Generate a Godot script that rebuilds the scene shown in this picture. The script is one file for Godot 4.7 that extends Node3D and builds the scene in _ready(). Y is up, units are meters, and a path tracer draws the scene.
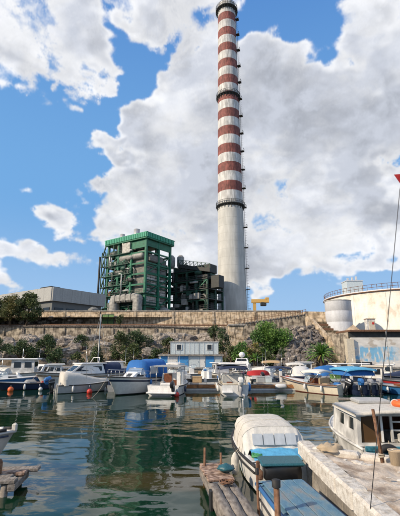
extends Node3D
# A small-boat harbour below a power station with a tall striped chimney. Metres, y up, water at y = 0.

var M := {}
var rng := RandomNumberGenerator.new()
var used := {}
var fleet := []
var nz := FastNoiseLite.new()

func _ready():
	rng.seed = 11
	nz.seed = 5
	nz.frequency = 1.0
	nz.fractal_type = FastNoiseLite.FRACTAL_FBM
	nz.fractal_octaves = 4
	make_camera_and_light()
	make_materials()
	make_water()
	make_land()
	make_power_station()
	make_tanks()
	make_trees()
	make_hut()
	make_pontoon()
	make_far_boats()
	make_near_things()

# ------------------------------------------------------------------ camera, sky, sun
func make_camera_and_light():
	var cam := Camera3D.new()
	cam.name = "camera"
	cam.position = Vector3(0, 2.7, 0)
	cam.rotation_degrees = Vector3(13.55, 0, 0)
	cam.fov = 66.96
	cam.near = 0.1
	cam.far = 4000.0
	add_child(cam)
	var sun := DirectionalLight3D.new()
	sun.name = "sun"
	sun.light_energy = 1.5
	sun.light_color = Color(1.0, 0.92, 0.81)
	sun.light_angular_distance = 0.5
	sun.shadow_enabled = true
	add_child(sun)
	sun.look_at_from_position(Vector3.ZERO, -Vector3(-0.76, 0.52, 0.40), Vector3.UP)
	var env := Environment.new()
	env.background_mode = Environment.BG_SKY
	env.tonemap_mode = Environment.TONE_MAPPER_LINEAR
	env.tonemap_exposure = 1.15
	env.sdfgi_enabled = true
	env.ssao_enabled = true
	env.ssil_enabled = true
	var sky := Sky.new()
	var pano := PanoramaSkyMaterial.new()
	pano.panorama = ImageTexture.create_from_image(sky_image(2560, 1280))
	pano.energy_multiplier = 1.0
	sky.sky_material = pano
	env.sky = sky
	env.background_energy_multiplier = 1.0
	var we := WorldEnvironment.new()
	we.name = "air"
	we.environment = env
	add_child(we)

# cloud banks: azimuth and elevation in degrees, half sizes, how dense (negative: open blue)
const BANKS := [[9.9,21.0,5.2,4.7,0.9],[7.9,14.6,6.0,3.2,0.8],[-27.7,41.5,14.0,6.2,0.75],[-18.7,41.4,5.0,4.6,0.6],[-28.0,34.1,3.9,2.0,0.8],[-21.9,33.6,1.6,1.7,1.3],[-2.6,40.4,8.9,12.4,1.0],[-8.2,32.1,4.2,3.6,0.6],[-17.4,20.4,5.7,3.6,0.9],[-12.4,22.9,7.7,4.8,1.0],[-5.6,26.2,10.3,8.6,1.0],[0.0,15.5,12.2,8.1,1.0],[-18.1,11.2,3.4,2.0,0.7],[-25.8,12.1,4.0,2.4,0.9],[14.0,35.4,8.5,6.0,1.0],[16.2,24.0,14.5,11.8,1.0],[23.5,31.4,8.4,6.5,0.9],[28.8,39.0,5.8,6.2,0.8],[19.9,16.0,10.1,4.4,0.8],[28.1,19.6,2.2,2.6,0.7],[25.2,10.7,2.7,0.8,0.6],[-16.7,30.0,1.8,1.0,1.2],[-13.6,29.3,2.2,1.0,1.2],[15.6,44.4,9.4,3.9,-1.1],[-21.7,28.6,10.6,4.8,-1.0],[-26.6,23.2,10.0,5.9,-1.0],[-12.6,38.7,3.0,6.8,-1.1],[-23.3,17.0,8.5,2.4,-0.8],[-19.8,7.0,8.3,3.4,-0.8],[18.5,7.7,11.2,2.8,-1.1],[27.7,23.6,2.0,2.9,-0.7],[27.9,28.6,2.6,1.8,-0.6],[26.9,14.5,2.7,1.8,-0.5],[9.7,44.5,3.5,3.5,-0.9]]

func sky_image(w: int, h: int) -> Image:
	var big := FastNoiseLite.new()
	big.seed = 21
	big.frequency = 3.6
	big.fractal_type = FastNoiseLite.FRACTAL_FBM
	big.fractal_octaves = 6
	big.fractal_gain = 0.50
	big.domain_warp_enabled = true
	big.domain_warp_amplitude = 0.12
	big.domain_warp_frequency = 4.0
	big.domain_warp_fractal_octaves = 4
	var shade := FastNoiseLite.new()
	shade.seed = 52
	shade.frequency = 4.5
	shade.fractal_type = FastNoiseLite.FRACTAL_FBM
	shade.fractal_octaves = 4
	var fluff := FastNoiseLite.new()
	fluff.seed = 63
	fluff.frequency = 6.5
	fluff.fractal_type = FastNoiseLite.FRACTAL_FBM
	fluff.fractal_octaves = 4
	var data := PackedFloat32Array()
	data.resize(w * h * 3)
	var low := Vector3(0.32, 0.50, 0.74)
	var mid := Vector3(0.155, 0.36, 0.67)
	var high := Vector3(0.07, 0.205, 0.53)
	for j in h:
		var el := 90.0 - (j + 0.5) * 180.0 / h
		var sy := sin(deg_to_rad(el))
		var cy := cos(deg_to_rad(el))
		var up := clampf(el, 0.0, 90.0)
		var air := low.lerp(mid, smoothstep(2.0, 22.0, up)).lerp(high, smoothstep(20.0, 60.0, up))
		for i in w:
			var at := (j * w + i) * 3
			if el < -2.0:
				data[at] = 0.22
				data[at + 1] = 0.26
				data[at + 2] = 0.30
				continue
			var az := (i + 0.5) * 360.0 / w
			if az > 180.0:
				az -= 360.0
			var ra := deg_to_rad(az)
			var d := Vector3(sin(ra) * cy, sy * 1.5, -cos(ra) * cy)
			var n := big.get_noise_3dv(d)
			var bias := 0.06
			var pos := 0.0
			if absf(az) < 50.0:
				var sum := 0.0
				# ragged outlines: the banks are looked up a few degrees off, by noise
				var baz := az + fluff.get_noise_3dv(d * 0.9 + Vector3(5, 0, 0)) * 9.0
				var bel := el + fluff.get_noise_3dv(d * 0.9 + Vector3(0, 9, 0)) * 6.0
				for b in BANKS:
					var dx: float = (baz - b[0]) / b[2]
					if dx > 2.0 or dx < -2.0:
						continue
					var dy: float = (bel - b[1]) / b[3]
					var q := dx * dx + dy * dy
					if q < 4.0:
						var g: float = exp(-q * q * 0.55) * b[4]
						sum += g
						if b[4] > 0.0 and g > pos:
							pos = g
				bias = lerpf(0.06, clampf(sum, -1.0, 1.6) * 0.60 - 0.15, smoothstep(50.0, 34.0, absf(az)) * smoothstep(66.0, 50.0, el))
			var s2 := shade.get_noise_3dv(d * 1.2 + Vector3(3, 1, 2))
			var puff := 0.22 - absf(fluff.get_noise_3dv(d))
			var c := n * 1.05 + bias + s2 * 0.08 + puff * 0.42
			var cover := smoothstep(-0.06, 0.32, c)
			cover *= smoothstep(-2.0, 5.0, el)
			# thick parts are grey, the side towards the sun is white
			var thick := smoothstep(0.15, 1.15, c + s2 * 0.30 - puff * 0.3)
			var tone := lerpf(0.80, 0.48, thick)
			if cover > 0.02:
				var toward := Vector3(-0.055, 0.05, 0.03)
				tone += clampf((n - big.get_noise_3dv(d + toward)) * 0.30 + puff * 0.22, -0.08, 0.10)
			var cloud := Vector3(tone * lerpf(0.99, 0.93, thick), tone * lerpf(0.995, 0.98, thick), tone * lerpf(1.015, 1.10, thick))
			var c3 := air.lerp(cloud, cover * 0.97)
			data[at] = c3.x
			data[at + 1] = c3.y
			data[at + 2] = c3.z
	return Image.create_from_data(w, h, false, Image.FORMAT_RGBF, data.to_byte_array())

# ------------------------------------------------------------------ materials
func lin(r: float, g: float, b: float, a := 1.0) -> Color:
	var c := Color(r, g, b).linear_to_srgb()
	c.a = a
	return c

func noise_tex(sd: int, freq: float, oct: int, lo: float, hi: float, kind := FastNoiseLite.TYPE_SIMPLEX_SMOOTH, size := 512, a := 0.25, b := 0.75) -> NoiseTexture2D:
	var n := FastNoiseLite.new()
	n.seed = sd
	n.noise_type = kind
	n.frequency = freq
	n.fractal_octaves = oct
	n.fractal_type = FastNoiseLite.FRACTAL_FBM
	var t := NoiseTexture2D.new()
	t.width = size
	t.height = size
	t.seamless = true
	t.noise = n
	var g := Gradient.new()
	g.offsets = PackedFloat32Array([a, b])
	g.colors = PackedColorArray([Color(lo, lo, lo), Color(hi, hi, hi)])
	t.color_ramp = g
	return t

func tint_tex(sd: int, freq: float, oct: int, stops: Array, kind := FastNoiseLite.TYPE_SIMPLEX_SMOOTH, size := 512) -> NoiseTexture2D:
	var t := noise_tex(sd, freq, oct, 0, 1, kind, size)
	var off := PackedFloat32Array()
	var col := PackedColorArray()
	for s in stops:
		off.append(s[0])
		col.append(lin(s[1], s[2], s[3]))
	t.color_ramp.offsets = off
	t.color_ramp.colors = col
	return t

func bump_tex(sd: int, freq: float, oct: int, strength: float, kind := FastNoiseLite.TYPE_SIMPLEX_SMOOTH, size := 512) -> NoiseTexture2D:
	var t := noise_tex(sd, freq, oct, 0, 1, kind, size)
	t.color_ramp = null
	t.as_normal_map = true
	t.bump_strength = strength
	return t

func mat(key: String, c: Color, rough: float, tex = null, sc = 0.5, det = null, dsc = 2.0, bump = null, metal := 0.0) -> StandardMaterial3D:
	var m := StandardMaterial3D.new()
	m.resource_name = key
	m.albedo_color = c
	m.roughness = rough
	m.metallic = metal
	if tex:
		m.albedo_texture = tex
	if bump:
		m.normal_enabled = true
		m.normal_texture = bump
		m.normal_scale = 0.7
	if tex or bump:
		m.uv1_triplanar = true
		m.uv1_world_triplanar = true
		m.uv1_scale = sc if sc is Vector3 else Vector3.ONE * sc
	if det:
		m.detail_enabled = true
		m.detail_blend_mode = BaseMaterial3D.BLEND_MODE_MUL
		m.detail_uv_layer = BaseMaterial3D.DETAIL_UV_2
		m.detail_albedo = det
		m.uv2_triplanar = true
		m.uv2_world_triplanar = true
		m.uv2_scale = dsc if dsc is Vector3 else Vector3.ONE * dsc
	M[key] = m
	return m

func make_materials():
	var fine := noise_tex(1, 0.03, 5, 0.88, 1.0)
	var soft := noise_tex(2, 0.012, 5, 0.93, 1.0)
	var blot := noise_tex(3, 0.014, 6, 0.74, 1.0)
	var grime := noise_tex(4, 0.02, 6, 0.62, 1.0, FastNoiseLite.TYPE_SIMPLEX_SMOOTH, 512, 0.3, 0.55)
	var bump := bump_tex(6, 0.03, 5, 3.0)
	var rockb := bump_tex(7, 0.015, 6, 6.0)
	var cloth := bump_tex(8, 0.012, 4, 5.0)
	# stone and concrete
	mat("wall_ochre", lin(1, 1, 1), 0.95, tint_tex(31, 0.016, 6, [[0.22, 0.25, 0.19, 0.13], [0.4, 0.45, 0.355, 0.245], [0.6, 0.54, 0.44, 0.32], [0.8, 0.58, 0.49, 0.385]]), Vector3(0.07, 0.16, 0.07), grime, Vector3(0.22, 0.05, 0.22), rockb)
	mat("wall_grey", lin(1, 1, 1), 0.95, tint_tex(32, 0.016, 6, [[0.25, 0.17, 0.145, 0.115], [0.5, 0.33, 0.285, 0.225], [0.75, 0.43, 0.38, 0.30]]), Vector3(0.07, 0.15, 0.07), grime, Vector3(0.22, 0.05, 0.22), rockb)
	mat("rock", lin(1, 1, 1), 0.95, tint_tex(33, 0.02, 6, [[0.25, 0.10, 0.085, 0.07], [0.45, 0.26, 0.22, 0.18], [0.6, 0.42, 0.37, 0.31], [0.8, 0.5, 0.46, 0.4]]), 0.25, fine, 1.2, rockb)
	mat("rock_dark", lin(1, 1, 1), 0.95, tint_tex(34, 0.02, 6, [[0.25, 0.05, 0.045, 0.04], [0.5, 0.16, 0.14, 0.125], [0.75, 0.30, 0.27, 0.25]]), 0.3, fine, 1.4, rockb)
	mat("earth", lin(1, 1, 1), 1.0, tint_tex(35, 0.02, 6, [[0.3, 0.06, 0.05, 0.03], [0.5, 0.15, 0.115, 0.075], [0.7, 0.25, 0.20, 0.14]]), 0.2, fine, 1.0, rockb)
	mat("quay_far", lin(0.36, 0.33, 0.29), 0.95, blot, 0.15, fine, 0.9, bump)
	mat("quay_near", lin(1, 1, 1), 0.92, tint_tex(36, 0.014, 7, [[0.22, 0.27, 0.205, 0.15], [0.38, 0.44, 0.36, 0.28], [0.55, 0.56, 0.48, 0.39], [0.75, 0.64, 0.57, 0.48]]), 0.33, fine, 2.2, rockb)
	mat("quay_edge", lin(1, 1, 1), 0.9, tint_tex(37, 0.02, 6, [[0.18, 0.44, 0.40, 0.34], [0.36, 0.54, 0.50, 0.44], [0.7, 0.66, 0.63, 0.57]]), 0.6, fine, 2.5, rockb)
	mat("concrete", lin(0.42, 0.40, 0.37), 0.9, blot, 0.2, fine, 1.0, bump)
	mat("chimney_concrete", lin(0.58, 0.585, 0.555), 0.9, soft, Vector3(0.06, 0.02, 0.06), soft, Vector3(0.14, 0.02, 0.14))
	mat("chimney_white", lin(0.72, 0.72, 0.70), 0.75, soft, Vector3(0.2, 0.08, 0.2), blot, Vector3(0.12, 0.02, 0.12))
	mat("chimney_red", lin(0.34, 0.11, 0.09), 0.75, blot, Vector3(0.2, 0.06, 0.2), blot, Vector3(0.12, 0.02, 0.12))
	mat("tank_paint", lin(1, 1, 1), 0.75, tint_tex(38, 0.012, 6, [[0.16, 0.44, 0.35, 0.25], [0.28, 0.64, 0.60, 0.52], [0.5, 0.71, 0.69, 0.63], [0.8, 0.74, 0.725, 0.68]]), Vector3(0.10, 0.04, 0.10), soft, 0.5)
	mat("tank_grey", lin(0.58, 0.60, 0.63), 0.7, soft, Vector3(0.3, 0.08, 0.3), soft, 0.6)
	mat("rust", lin(1, 1, 1), 0.9, tint_tex(39, 0.03, 6, [[0.3, 0.09, 0.042, 0.024], [0.5, 0.18, 0.09, 0.05], [0.75, 0.26, 0.15, 0.09]]), 0.6, fine, 3.0, bump)
	# plant
	mat("green_steel", lin(0.014, 0.20, 0.11), 0.55, blot, 0.1, fine, 0.7)
	mat("green_roof", lin(0.03, 0.33, 0.20), 0.5, soft, 0.1, soft, 0.7)
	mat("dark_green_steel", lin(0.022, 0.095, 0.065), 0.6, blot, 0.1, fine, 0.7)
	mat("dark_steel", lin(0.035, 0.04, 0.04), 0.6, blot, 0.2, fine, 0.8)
	mat("boiler_panel", lin(0.58, 0.57, 0.52), 0.7, blot, 0.15, soft, 0.8)
	mat("boiler_panel_dark", lin(0.21, 0.21, 0.19), 0.7, blot, 0.15, soft, 0.8)
	mat("duct", lin(0.40, 0.395, 0.37), 0.6, blot, 0.12, soft, 0.6)
	mat("pipe_silver", lin(0.50, 0.50, 0.48), 0.4, soft, 0.3, null, 1.0, null, 0.5)
	mat("metal_facade", lin(0.40, 0.41, 0.40), 0.65, soft, Vector3(0.2, 0.05, 0.2), soft, 0.4)
	mat("metal_facade_dark", lin(0.13, 0.14, 0.14), 0.7, soft, 0.2)
	mat("crane_yellow", lin(0.58, 0.36, 0.10), 0.6, soft, 0.5)
	# boats
	mat("gel_white", lin(0.79, 0.79, 0.77), 0.28, soft, 0.5, soft, 2.0)
	mat("gel_cream", lin(0.66, 0.60, 0.48), 0.3, soft, 0.5, soft, 2.0)
	mat("gel_grey", lin(0.42, 0.43, 0.43), 0.35, soft, 0.5, soft, 2.0)
	mat("old_white", lin(0.80, 0.795, 0.76), 0.45, soft, 0.4, blot, 0.22)
	mat("deck_cream", lin(0.50, 0.46, 0.38), 0.6, soft, 0.8, soft, 3.0)
	mat("hull_navy", lin(0.018, 0.03, 0.07), 0.3, soft, 0.5)
	mat("hull_blue", lin(0.03, 0.13, 0.32), 0.35, soft, 0.5)
	mat("hull_teal", lin(0.05, 0.22, 0.30), 0.45, soft, 0.8, blot, 1.5)
	mat("hull_tan", lin(0.36, 0.26, 0.17), 0.45, blot, 0.6)
	mat("antifoul_green", lin(0.015, 0.16, 0.05), 0.7, blot, 0.8)
	mat("antifoul_blue", lin(0.02, 0.05, 0.15), 0.7, blot, 0.8)
	mat("antifoul_red", lin(0.22, 0.03, 0.02), 0.7, blot, 0.8)
	mat("antifoul_black", lin(0.02, 0.022, 0.025), 0.6, blot, 0.8)
	mat("canvas_blue", lin(0.022, 0.15, 0.46), 0.85, soft, 1.0, soft, 4.0, cloth)
	mat("canvas_sky", lin(0.10, 0.40, 0.66), 0.8, soft, 1.0, soft, 4.0, cloth)
	mat("canvas_navy", lin(0.02, 0.035, 0.085), 0.85, soft, 1.0, soft, 4.0, cloth)
	mat("canvas_white", lin(0.70, 0.69, 0.65), 0.9, soft, 1.0, soft, 4.0, cloth)
	mat("canvas_cream", lin(0.62, 0.595, 0.535), 0.9, soft, 0.9, soft, 4.0, cloth)
	mat("canvas_grey", lin(0.33, 0.33, 0.32), 0.9, soft, 0.9, soft, 4.0, cloth)
	mat("canvas_red", lin(0.42, 0.02, 0.025), 0.85, soft, 1.0, soft, 4.0, cloth)
	mat("canvas_tan", lin(0.46, 0.33, 0.19), 0.9, soft, 1.0, soft, 4.0, cloth)
	mat("clear_vinyl", lin(0.44, 0.48, 0.52), 0.3, soft, 1.0)
	mat("rubber", lin(0.016, 0.016, 0.017), 0.7, soft, 2.0)
	mat("black_plastic", lin(0.014, 0.015, 0.017), 0.3, soft, 2.0)
	mat("grey_plastic", lin(0.30, 0.31, 0.33), 0.35, soft, 2.0)
	mat("white_plastic", lin(0.68, 0.68, 0.66), 0.35, soft, 2.0)
	mat("teal_plastic", lin(0.025, 0.13, 0.165), 0.4, soft, 2.0, blot, 5.0)
	mat("blue_plastic", lin(0.03, 0.15, 0.42), 0.4, soft, 2.0)
	mat("orange_plastic", lin(0.70, 0.13, 0.025), 0.5, soft, 3.0)
	mat("red_plastic", lin(0.50, 0.03, 0.02), 0.45, soft, 3.0)
	mat("green_plastic", lin(0.06, 0.28, 0.10), 0.6, soft, 3.0)
	mat("steel", lin(0.55, 0.55, 0.54), 0.25, null, 1.0, null, 1.0, null, 0.9)
	mat("galvanised", lin(0.34, 0.36, 0.36), 0.5, soft, 1.0, null, 1.0, null, 0.4)
	mat("varnish", lin(0.22, 0.075, 0.028), 0.35, blot, Vector3(2, 0.5, 2), fine, 6.0)
	mat("plank_brown", lin(0.52, 0.23, 0.085), 0.7, blot, Vector3(0.3, 0.9, 0.3), fine, 2.0, bump)
	mat("plank_grey", lin(1, 1, 1), 0.9, tint_tex(40, 0.025, 6, [[0.2, 0.13, 0.11, 0.095], [0.5, 0.22, 0.195, 0.17], [0.8, 0.31, 0.28, 0.245]]), Vector3(0.9, 0.9, 0.3), fine, 2.5, rockb)
	mat("plank_pink", lin(1, 1, 1), 0.9, tint_tex(41, 0.025, 6, [[0.3, 0.14, 0.085, 0.06], [0.5, 0.36, 0.24, 0.175], [0.75, 0.5, 0.37, 0.29]]), Vector3(0.5, 0.5, 0.9), fine, 2.5, rockb)
	mat("skiff_deck", lin(1, 1, 1), 0.55, tint_tex(42, 0.012, 6, [[0.18, 0.21, 0.23, 0.24], [0.38, 0.15, 0.235, 0.29], [0.6, 0.10, 0.215, 0.31], [0.8, 0.07, 0.18, 0.28]]), Vector3(0.7, 0.7, 0.3), fine, 2.0)
	mat("tint_glass", lin(0.015, 0.018, 0.02), 0.06)
	mat("brown_glass", lin(0.085, 0.05, 0.025), 0.08)
	mat("rope", lin(0.40, 0.35, 0.27), 0.95, fine, 8.0)
	mat("dark_rope", lin(0.05, 0.05, 0.055), 0.95, fine, 8.0)
	mat("net_tan", lin(0.50, 0.40, 0.28), 0.95, fine, 5.0, soft, 10.0, rockb)
	mat("paint_white", lin(0.70, 0.71, 0.70), 0.6, soft, 0.6, soft, 2.0)
	mat("paint_blue", lin(0.05, 0.27, 0.60), 0.6, soft, 0.6, soft, 2.0)
	mat("paint_pale", lin(0.52, 0.60, 0.64), 0.6, soft, 0.6, soft, 2.0)
	mat("paint_green", lin(0.12, 0.25, 0.07), 0.6, blot, 0.4)
	mat("bark", lin(0.09, 0.065, 0.045), 0.95, fine, 2.0)
	var g := StandardMaterial3D.new()
	g.resource_name = "glass"
	g.albedo_color = Color(0.75, 0.82, 0.85, 0.22)
	g.transparency = BaseMaterial3D.TRANSPARENCY_ALPHA
	g.roughness = 0.03
	M["glass"] = g
	var lf := StandardMaterial3D.new()
	lf.resource_name = "leaf"
	lf.vertex_color_use_as_albedo = true
	lf.roughness = 0.6
	lf.backlight_enabled = true
	lf.backlight = lin(0.10, 0.15, 0.02)
	lf.cull_mode = BaseMaterial3D.CULL_DISABLED
	M["leaf"] = lf
	var vc := StandardMaterial3D.new()
	vc.resource_name = "water"
	vc.vertex_color_use_as_albedo = true
	vc.roughness = 0.03
	vc.metallic_specular = 0.42
	vc.normal_enabled = true
	vc.normal_texture = bump_tex(9, 0.02, 4, 1.2)
	vc.normal_scale = 0.14
	vc.uv1_triplanar = true
	vc.uv1_world_triplanar = true
	vc.uv1_scale = Vector3(0.5, 0.5, 0.9)
	M["water"] = vc

# ------------------------------------------------------------------ node helpers
func numbered(called: String) -> String:
	if not used.has(called):
		used[called] = 0
		return called
	used[called] += 1
	return "%s_%03d" % [called, used[called]]

func thing(called: String, label: String, category: String, at: Vector3, yaw := 0.0, group := "") -> Node3D:
	var o := Node3D.new()
	o.name = numbered(called)
	add_child(o)
	o.position = at
	o.rotation.y = yaw
	o.set_meta("label", label)
	o.set_meta("category", category)
	if group != "":
		o.set_meta("group", group)
	return o

func struct(called: String) -> Node3D:
	var o := Node3D.new()
	o.name = numbered(called)
	add_child(o)
	o.set_meta("kind", "structure")
	return o

func S(smooth := false) -> SurfaceTool:
	var st := SurfaceTool.new()
	st.begin(Mesh.PRIMITIVE_TRIANGLES)
	st.set_smooth_group(0 if smooth else -1)
	return st

func fin(st: SurfaceTool, m) -> ArrayMesh:
	st.generate_normals()
	var a := st.commit()
	a.surface_set_material(0, M[m] if m is String else m)
	return a

func put(parent: Node, called: String, what, m = "") -> MeshInstance3D:
	var o := MeshInstance3D.new()
	o.name = numbered(called) if parent == self else called
	o.mesh = fin(what, m) if what is SurfaceTool else what
	parent.add_child(o, true)
	return o

func grp(parent: Node3D, called: String, at := Vector3.ZERO, yaw := 0.0) -> Node3D:
	var o := Node3D.new()
	o.name = called
	parent.add_child(o, true)
	o.position = at
	o.rotation.y = yaw
	return o

func tag(o: Node, label: String, category: String, group := ""):
	o.set_meta("label", label)
	o.set_meta("category", category)
	if group != "":
		o.set_meta("group", group)

# ------------------------------------------------------------------ shape helpers (front faces run clockwise)
func tri(st: SurfaceTool, a: Vector3, b: Vector3, c: Vector3):
	st.add_vertex(a)
	st.add_vertex(b)
	st.add_vertex(c)

func quad(st: SurfaceTool, a: Vector3, b: Vector3, c: Vector3, d: Vector3):
	tri(st, a, b, c)
	tri(st, a, c, d)

func hexa(st: SurfaceTool, p: Array):
	# p: four lower corners then four upper ones, both clockwise from above
	quad(st, p[4], p[5], p[6], p[7])
	quad(st, p[3], p[2], p[1], p[0])
	for i in 4:
		var j := (i + 1) % 4
		quad(st, p[i], p[j], p[j + 4], p[i + 4])

func box(st: SurfaceTool, c: Vector3, s: Vector3, b := Basis()):
	var h := s * 0.5
	var p := []
	for y in [-h.y, h.y]:
		for q in [[-1, -1], [1, -1], [1, 1], [-1, 1]]:
			p.append(c + b * Vector3(q[0] * h.x, y, q[1] * h.z))
	hexa(st, p)

func rbox(st: SurfaceTool, c: Vector3, s: Vector3, r := 0.03, b := Basis()):
	# a box whose edges are chamfered
	var h := s * 0.5
	r = minf(r, minf(h.x, minf(h.y, h.z)) * 0.9)
	var rings := [[-h.y, r], [-h.y + r, 0.0], [h.y - r, 0.0], [h.y, r]]
	var prev := []
	for k in 4:
		var y: float = rings[k][0]
		var i: float = rings[k][1]
		var x := h.x - i
		var z := h.z - i
		var cut := r * 0.7
		var ring := []
		for q in [[-x, -z + cut], [-x + cut, -z], [x - cut, -z], [x, -z + cut], [x, z - cut], [x - cut, z], [-x + cut, z], [-x, z - cut]]:
			ring.append(c + b * Vector3(q[0], y, q[1]))
		if k == 0:
			for n in range(1, 7):
				tri(st, ring[0], ring[n + 1], ring[n])
		else:
			for n in 8:
				var n2 := (n + 1) % 8
				quad(st, prev[n], prev[n2], ring[n2], ring[n])
		if k == 3:
			for n in range(1, 7):
				tri(st, ring[0], ring[n], ring[n + 1])
		prev = ring

func bar(st: SurfaceTool, a: Vector3, b: Vector3, w: float, h := -1.0):
	# a square bar from a to b
	if h < 0.0:
		h = w
	var d := b - a
	var l := d.length()
	if l < 0.001:
		return
	var z := d / l
	var x := (Vector3.UP.cross(z) if absf(z.y) < 0.98 else Vector3.RIGHT).normalized()
	var y := z.cross(x).normalized()
	box(st, (a + b) * 0.5, Vector3(w, h, l), Basis(x, y, z))

func tube(st: SurfaceTool, a: Vector3, b: Vector3, r0: float, r1 := -1.0, n := 8, caps := true):
	if r1 < 0.0:
		r1 = r0
	polytube(st, [a, b], [r0, r1], n, caps)

func polytube(st: SurfaceTool, pts: Array, radii, n := 6, caps := true):
	var prev := []
	var x := Vector3.ZERO
	for i in pts.size():
		var p: Vector3 = pts[i]
		var d: Vector3 = (pts[mini(i + 1, pts.size() - 1)] - pts[maxi(i - 1, 0)]).normalized()
		if i == 0:
			x = (Vector3.UP.cross(d) if absf(d.y) < 0.95 else Vector3.RIGHT.cross(d)).normalized()
		x = (x - d * x.dot(d)).normalized()
		var y := d.cross(x)
		var r: float = radii[i] if radii is Array else radii
		var ring := []
		for k in n:
			var t := TAU * k / n
			ring.append(p + x * cos(t) * r + y * sin(t) * r)
		if i > 0:
			for k in n:
				var k2 := (k + 1) % n
				quad(st, prev[k], ring[k], ring[k2], prev[k2])
		if caps and (i == 0 or i == pts.size() - 1):
			for k in range(1, n - 1):
				if i == 0:
					tri(st, ring[0], ring[k], ring[k + 1])
				else:
					tri(st, ring[0], ring[k + 1], ring[k])
		prev = ring

func lathe(st: SurfaceTool, prof: Array, n := 24, c := Vector3.ZERO, b := Basis(), a0 := 0.0, a1 := TAU):
	# prof: Vector2(radius, y) from bottom to top
	for i in prof.size() - 1:
		for k in n:
			var t0 := a0 + (a1 - a0) * k / n
			var t1 := a0 + (a1 - a0) * (k + 1) / n
			var p: Vector2 = prof[i]
			var q: Vector2 = prof[i + 1]
			var A := c + b * Vector3(cos(t0) * p.x, p.y, sin(t0) * p.x)
			var B := c + b * Vector3(cos(t1) * p.x, p.y, sin(t1) * p.x)
			var C := c + b * Vector3(cos(t1) * q.x, q.y, sin(t1) * q.x)
			var D := c + b * Vector3(cos(t0) * q.x, q.y, sin(t0) * q.x)
			if p.x > 0.0005:
				tri(st, A, B, C)
			if q.x > 0.0005:
				tri(st, A, C, D)

func loft(st: SurfaceTool, rows: Array, caps := false):
	for i in rows.size() - 1:
		var a: Array = rows[i]
		var b: Array = rows[i + 1]
		for k in a.size() - 1:
			quad(st, a[k], b[k], b[k + 1], a[k + 1])
	if caps:
		for w in 2:
			var r: Array = rows[0] if w == 0 else rows[rows.size() - 1]
			for k in range(1, r.size() - 1):
				if w == 0:
					tri(st, r[0], r[k], r[k + 1])
				else:
					tri(st, r[0], r[k + 1], r[k])

func ball(st: SurfaceTool, c: Vector3, r: Vector3, n := 12):
	var prof := []
	for i in n / 2 + 1:
		var t := -PI / 2 + PI * i / (n / 2)
		prof.append(Vector2(cos(t), sin(t)))
	lathe(st, prof, n, c, Basis.from_scale(r))

func ring(st: SurfaceTool, c: Vector3, R: float, r: float, b := Basis(), n := 20, m := 8):
	var prof := []
	for i in m + 1:
		var t := TAU * i / m
		prof.append(Vector2(R + cos(t) * r, sin(t) * r))
	lathe(st, prof, n, c, b)

# ------------------------------------------------------------------ water
func wave(x: float, z: float, r: float) -> float:
	var far := clampf(9.0 / r, 0.45, 1.0)
	var w := nz.get_noise_3d(x * 0.30 + 9.0, z * 0.62, 3.0) * 0.020 * far
	w += nz.get_noise_3d(x * 1.1, z * 2.2, 7.7) * 0.0058
	w += sin(z * 2.1 + x * 0.5 + 3.0 * nz.get_noise_2d(x * 0.1, z * 0.1)) * 0.0018
	return w

func make_water():
	var rows := 420
	var cols := 380
	var v := PackedVector3Array()
	var c := PackedColorArray()
	var idx := PackedInt32Array()
	for j in rows + 1:
		var r := 1.2 * pow(58.0 / 1.2, minf(j / float(rows - 6), 1.0))
		if j > rows - 6:
			r = 58.0 * pow(1.75, j - (rows - 6))
		for i in cols + 1:
			var s := i / float(cols) * 2.0 - 1.0
			var a := deg_to_rad(s * 34.0 + s * s * s * s * s * 51.0)
			var x := sin(a) * r
			var z := -cos(a) * r
			var y := wave(x, z, r) if r < 60.0 else 0.0
			v.append(Vector3(x, y, z))
			# murky green water; a sandy shoal shows through in one place
			var n := nz.get_noise_2d(x * 0.35 + 40.0, z * 0.6)
			var q := Vector2((x + 0.9) / 2.6, (z + 9.3) / 1.0).length() + n * 0.9
			var k := smoothstep(1.25, 0.55, q)
			var base := Vector3(0.006, 0.026, 0.013).lerp(Vector3(0.05, 0.04, 0.013), k * 0.85)
			c.append(Color(base.x, base.y, base.z))
	for j in rows:
		for i in cols:
			var p := j * (cols + 1) + i
			idx.append_array(PackedInt32Array([p, p + cols + 1, p + 1, p + 1, p + cols + 1, p + cols + 2]))
	var arr := []
	arr.resize(Mesh.ARRAY_MAX)
	arr[Mesh.ARRAY_VERTEX] = v
	arr[Mesh.ARRAY_COLOR] = c
	arr[Mesh.ARRAY_INDEX] = idx
	var raw := ArrayMesh.new()
	raw.add_surface_from_arrays(Mesh.PRIMITIVE_TRIANGLES, arr)
	var st := SurfaceTool.new()
	st.create_from(raw, 0)
	st.generate_normals()
	var o := put(self, "harbour_water", fin_plain(st, M["water"]))
	o.set_meta("kind", "structure")

func fin_plain(st: SurfaceTool, m: Material) -> ArrayMesh:
	var a := st.commit()
	a.surface_set_material(0, m)
	return a

# ------------------------------------------------------------------ land: quay, cliff, walls, plateau
func wall_d(x: float) -> float:
	return 71.0 + (17.0 - x) * 0.24

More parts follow.
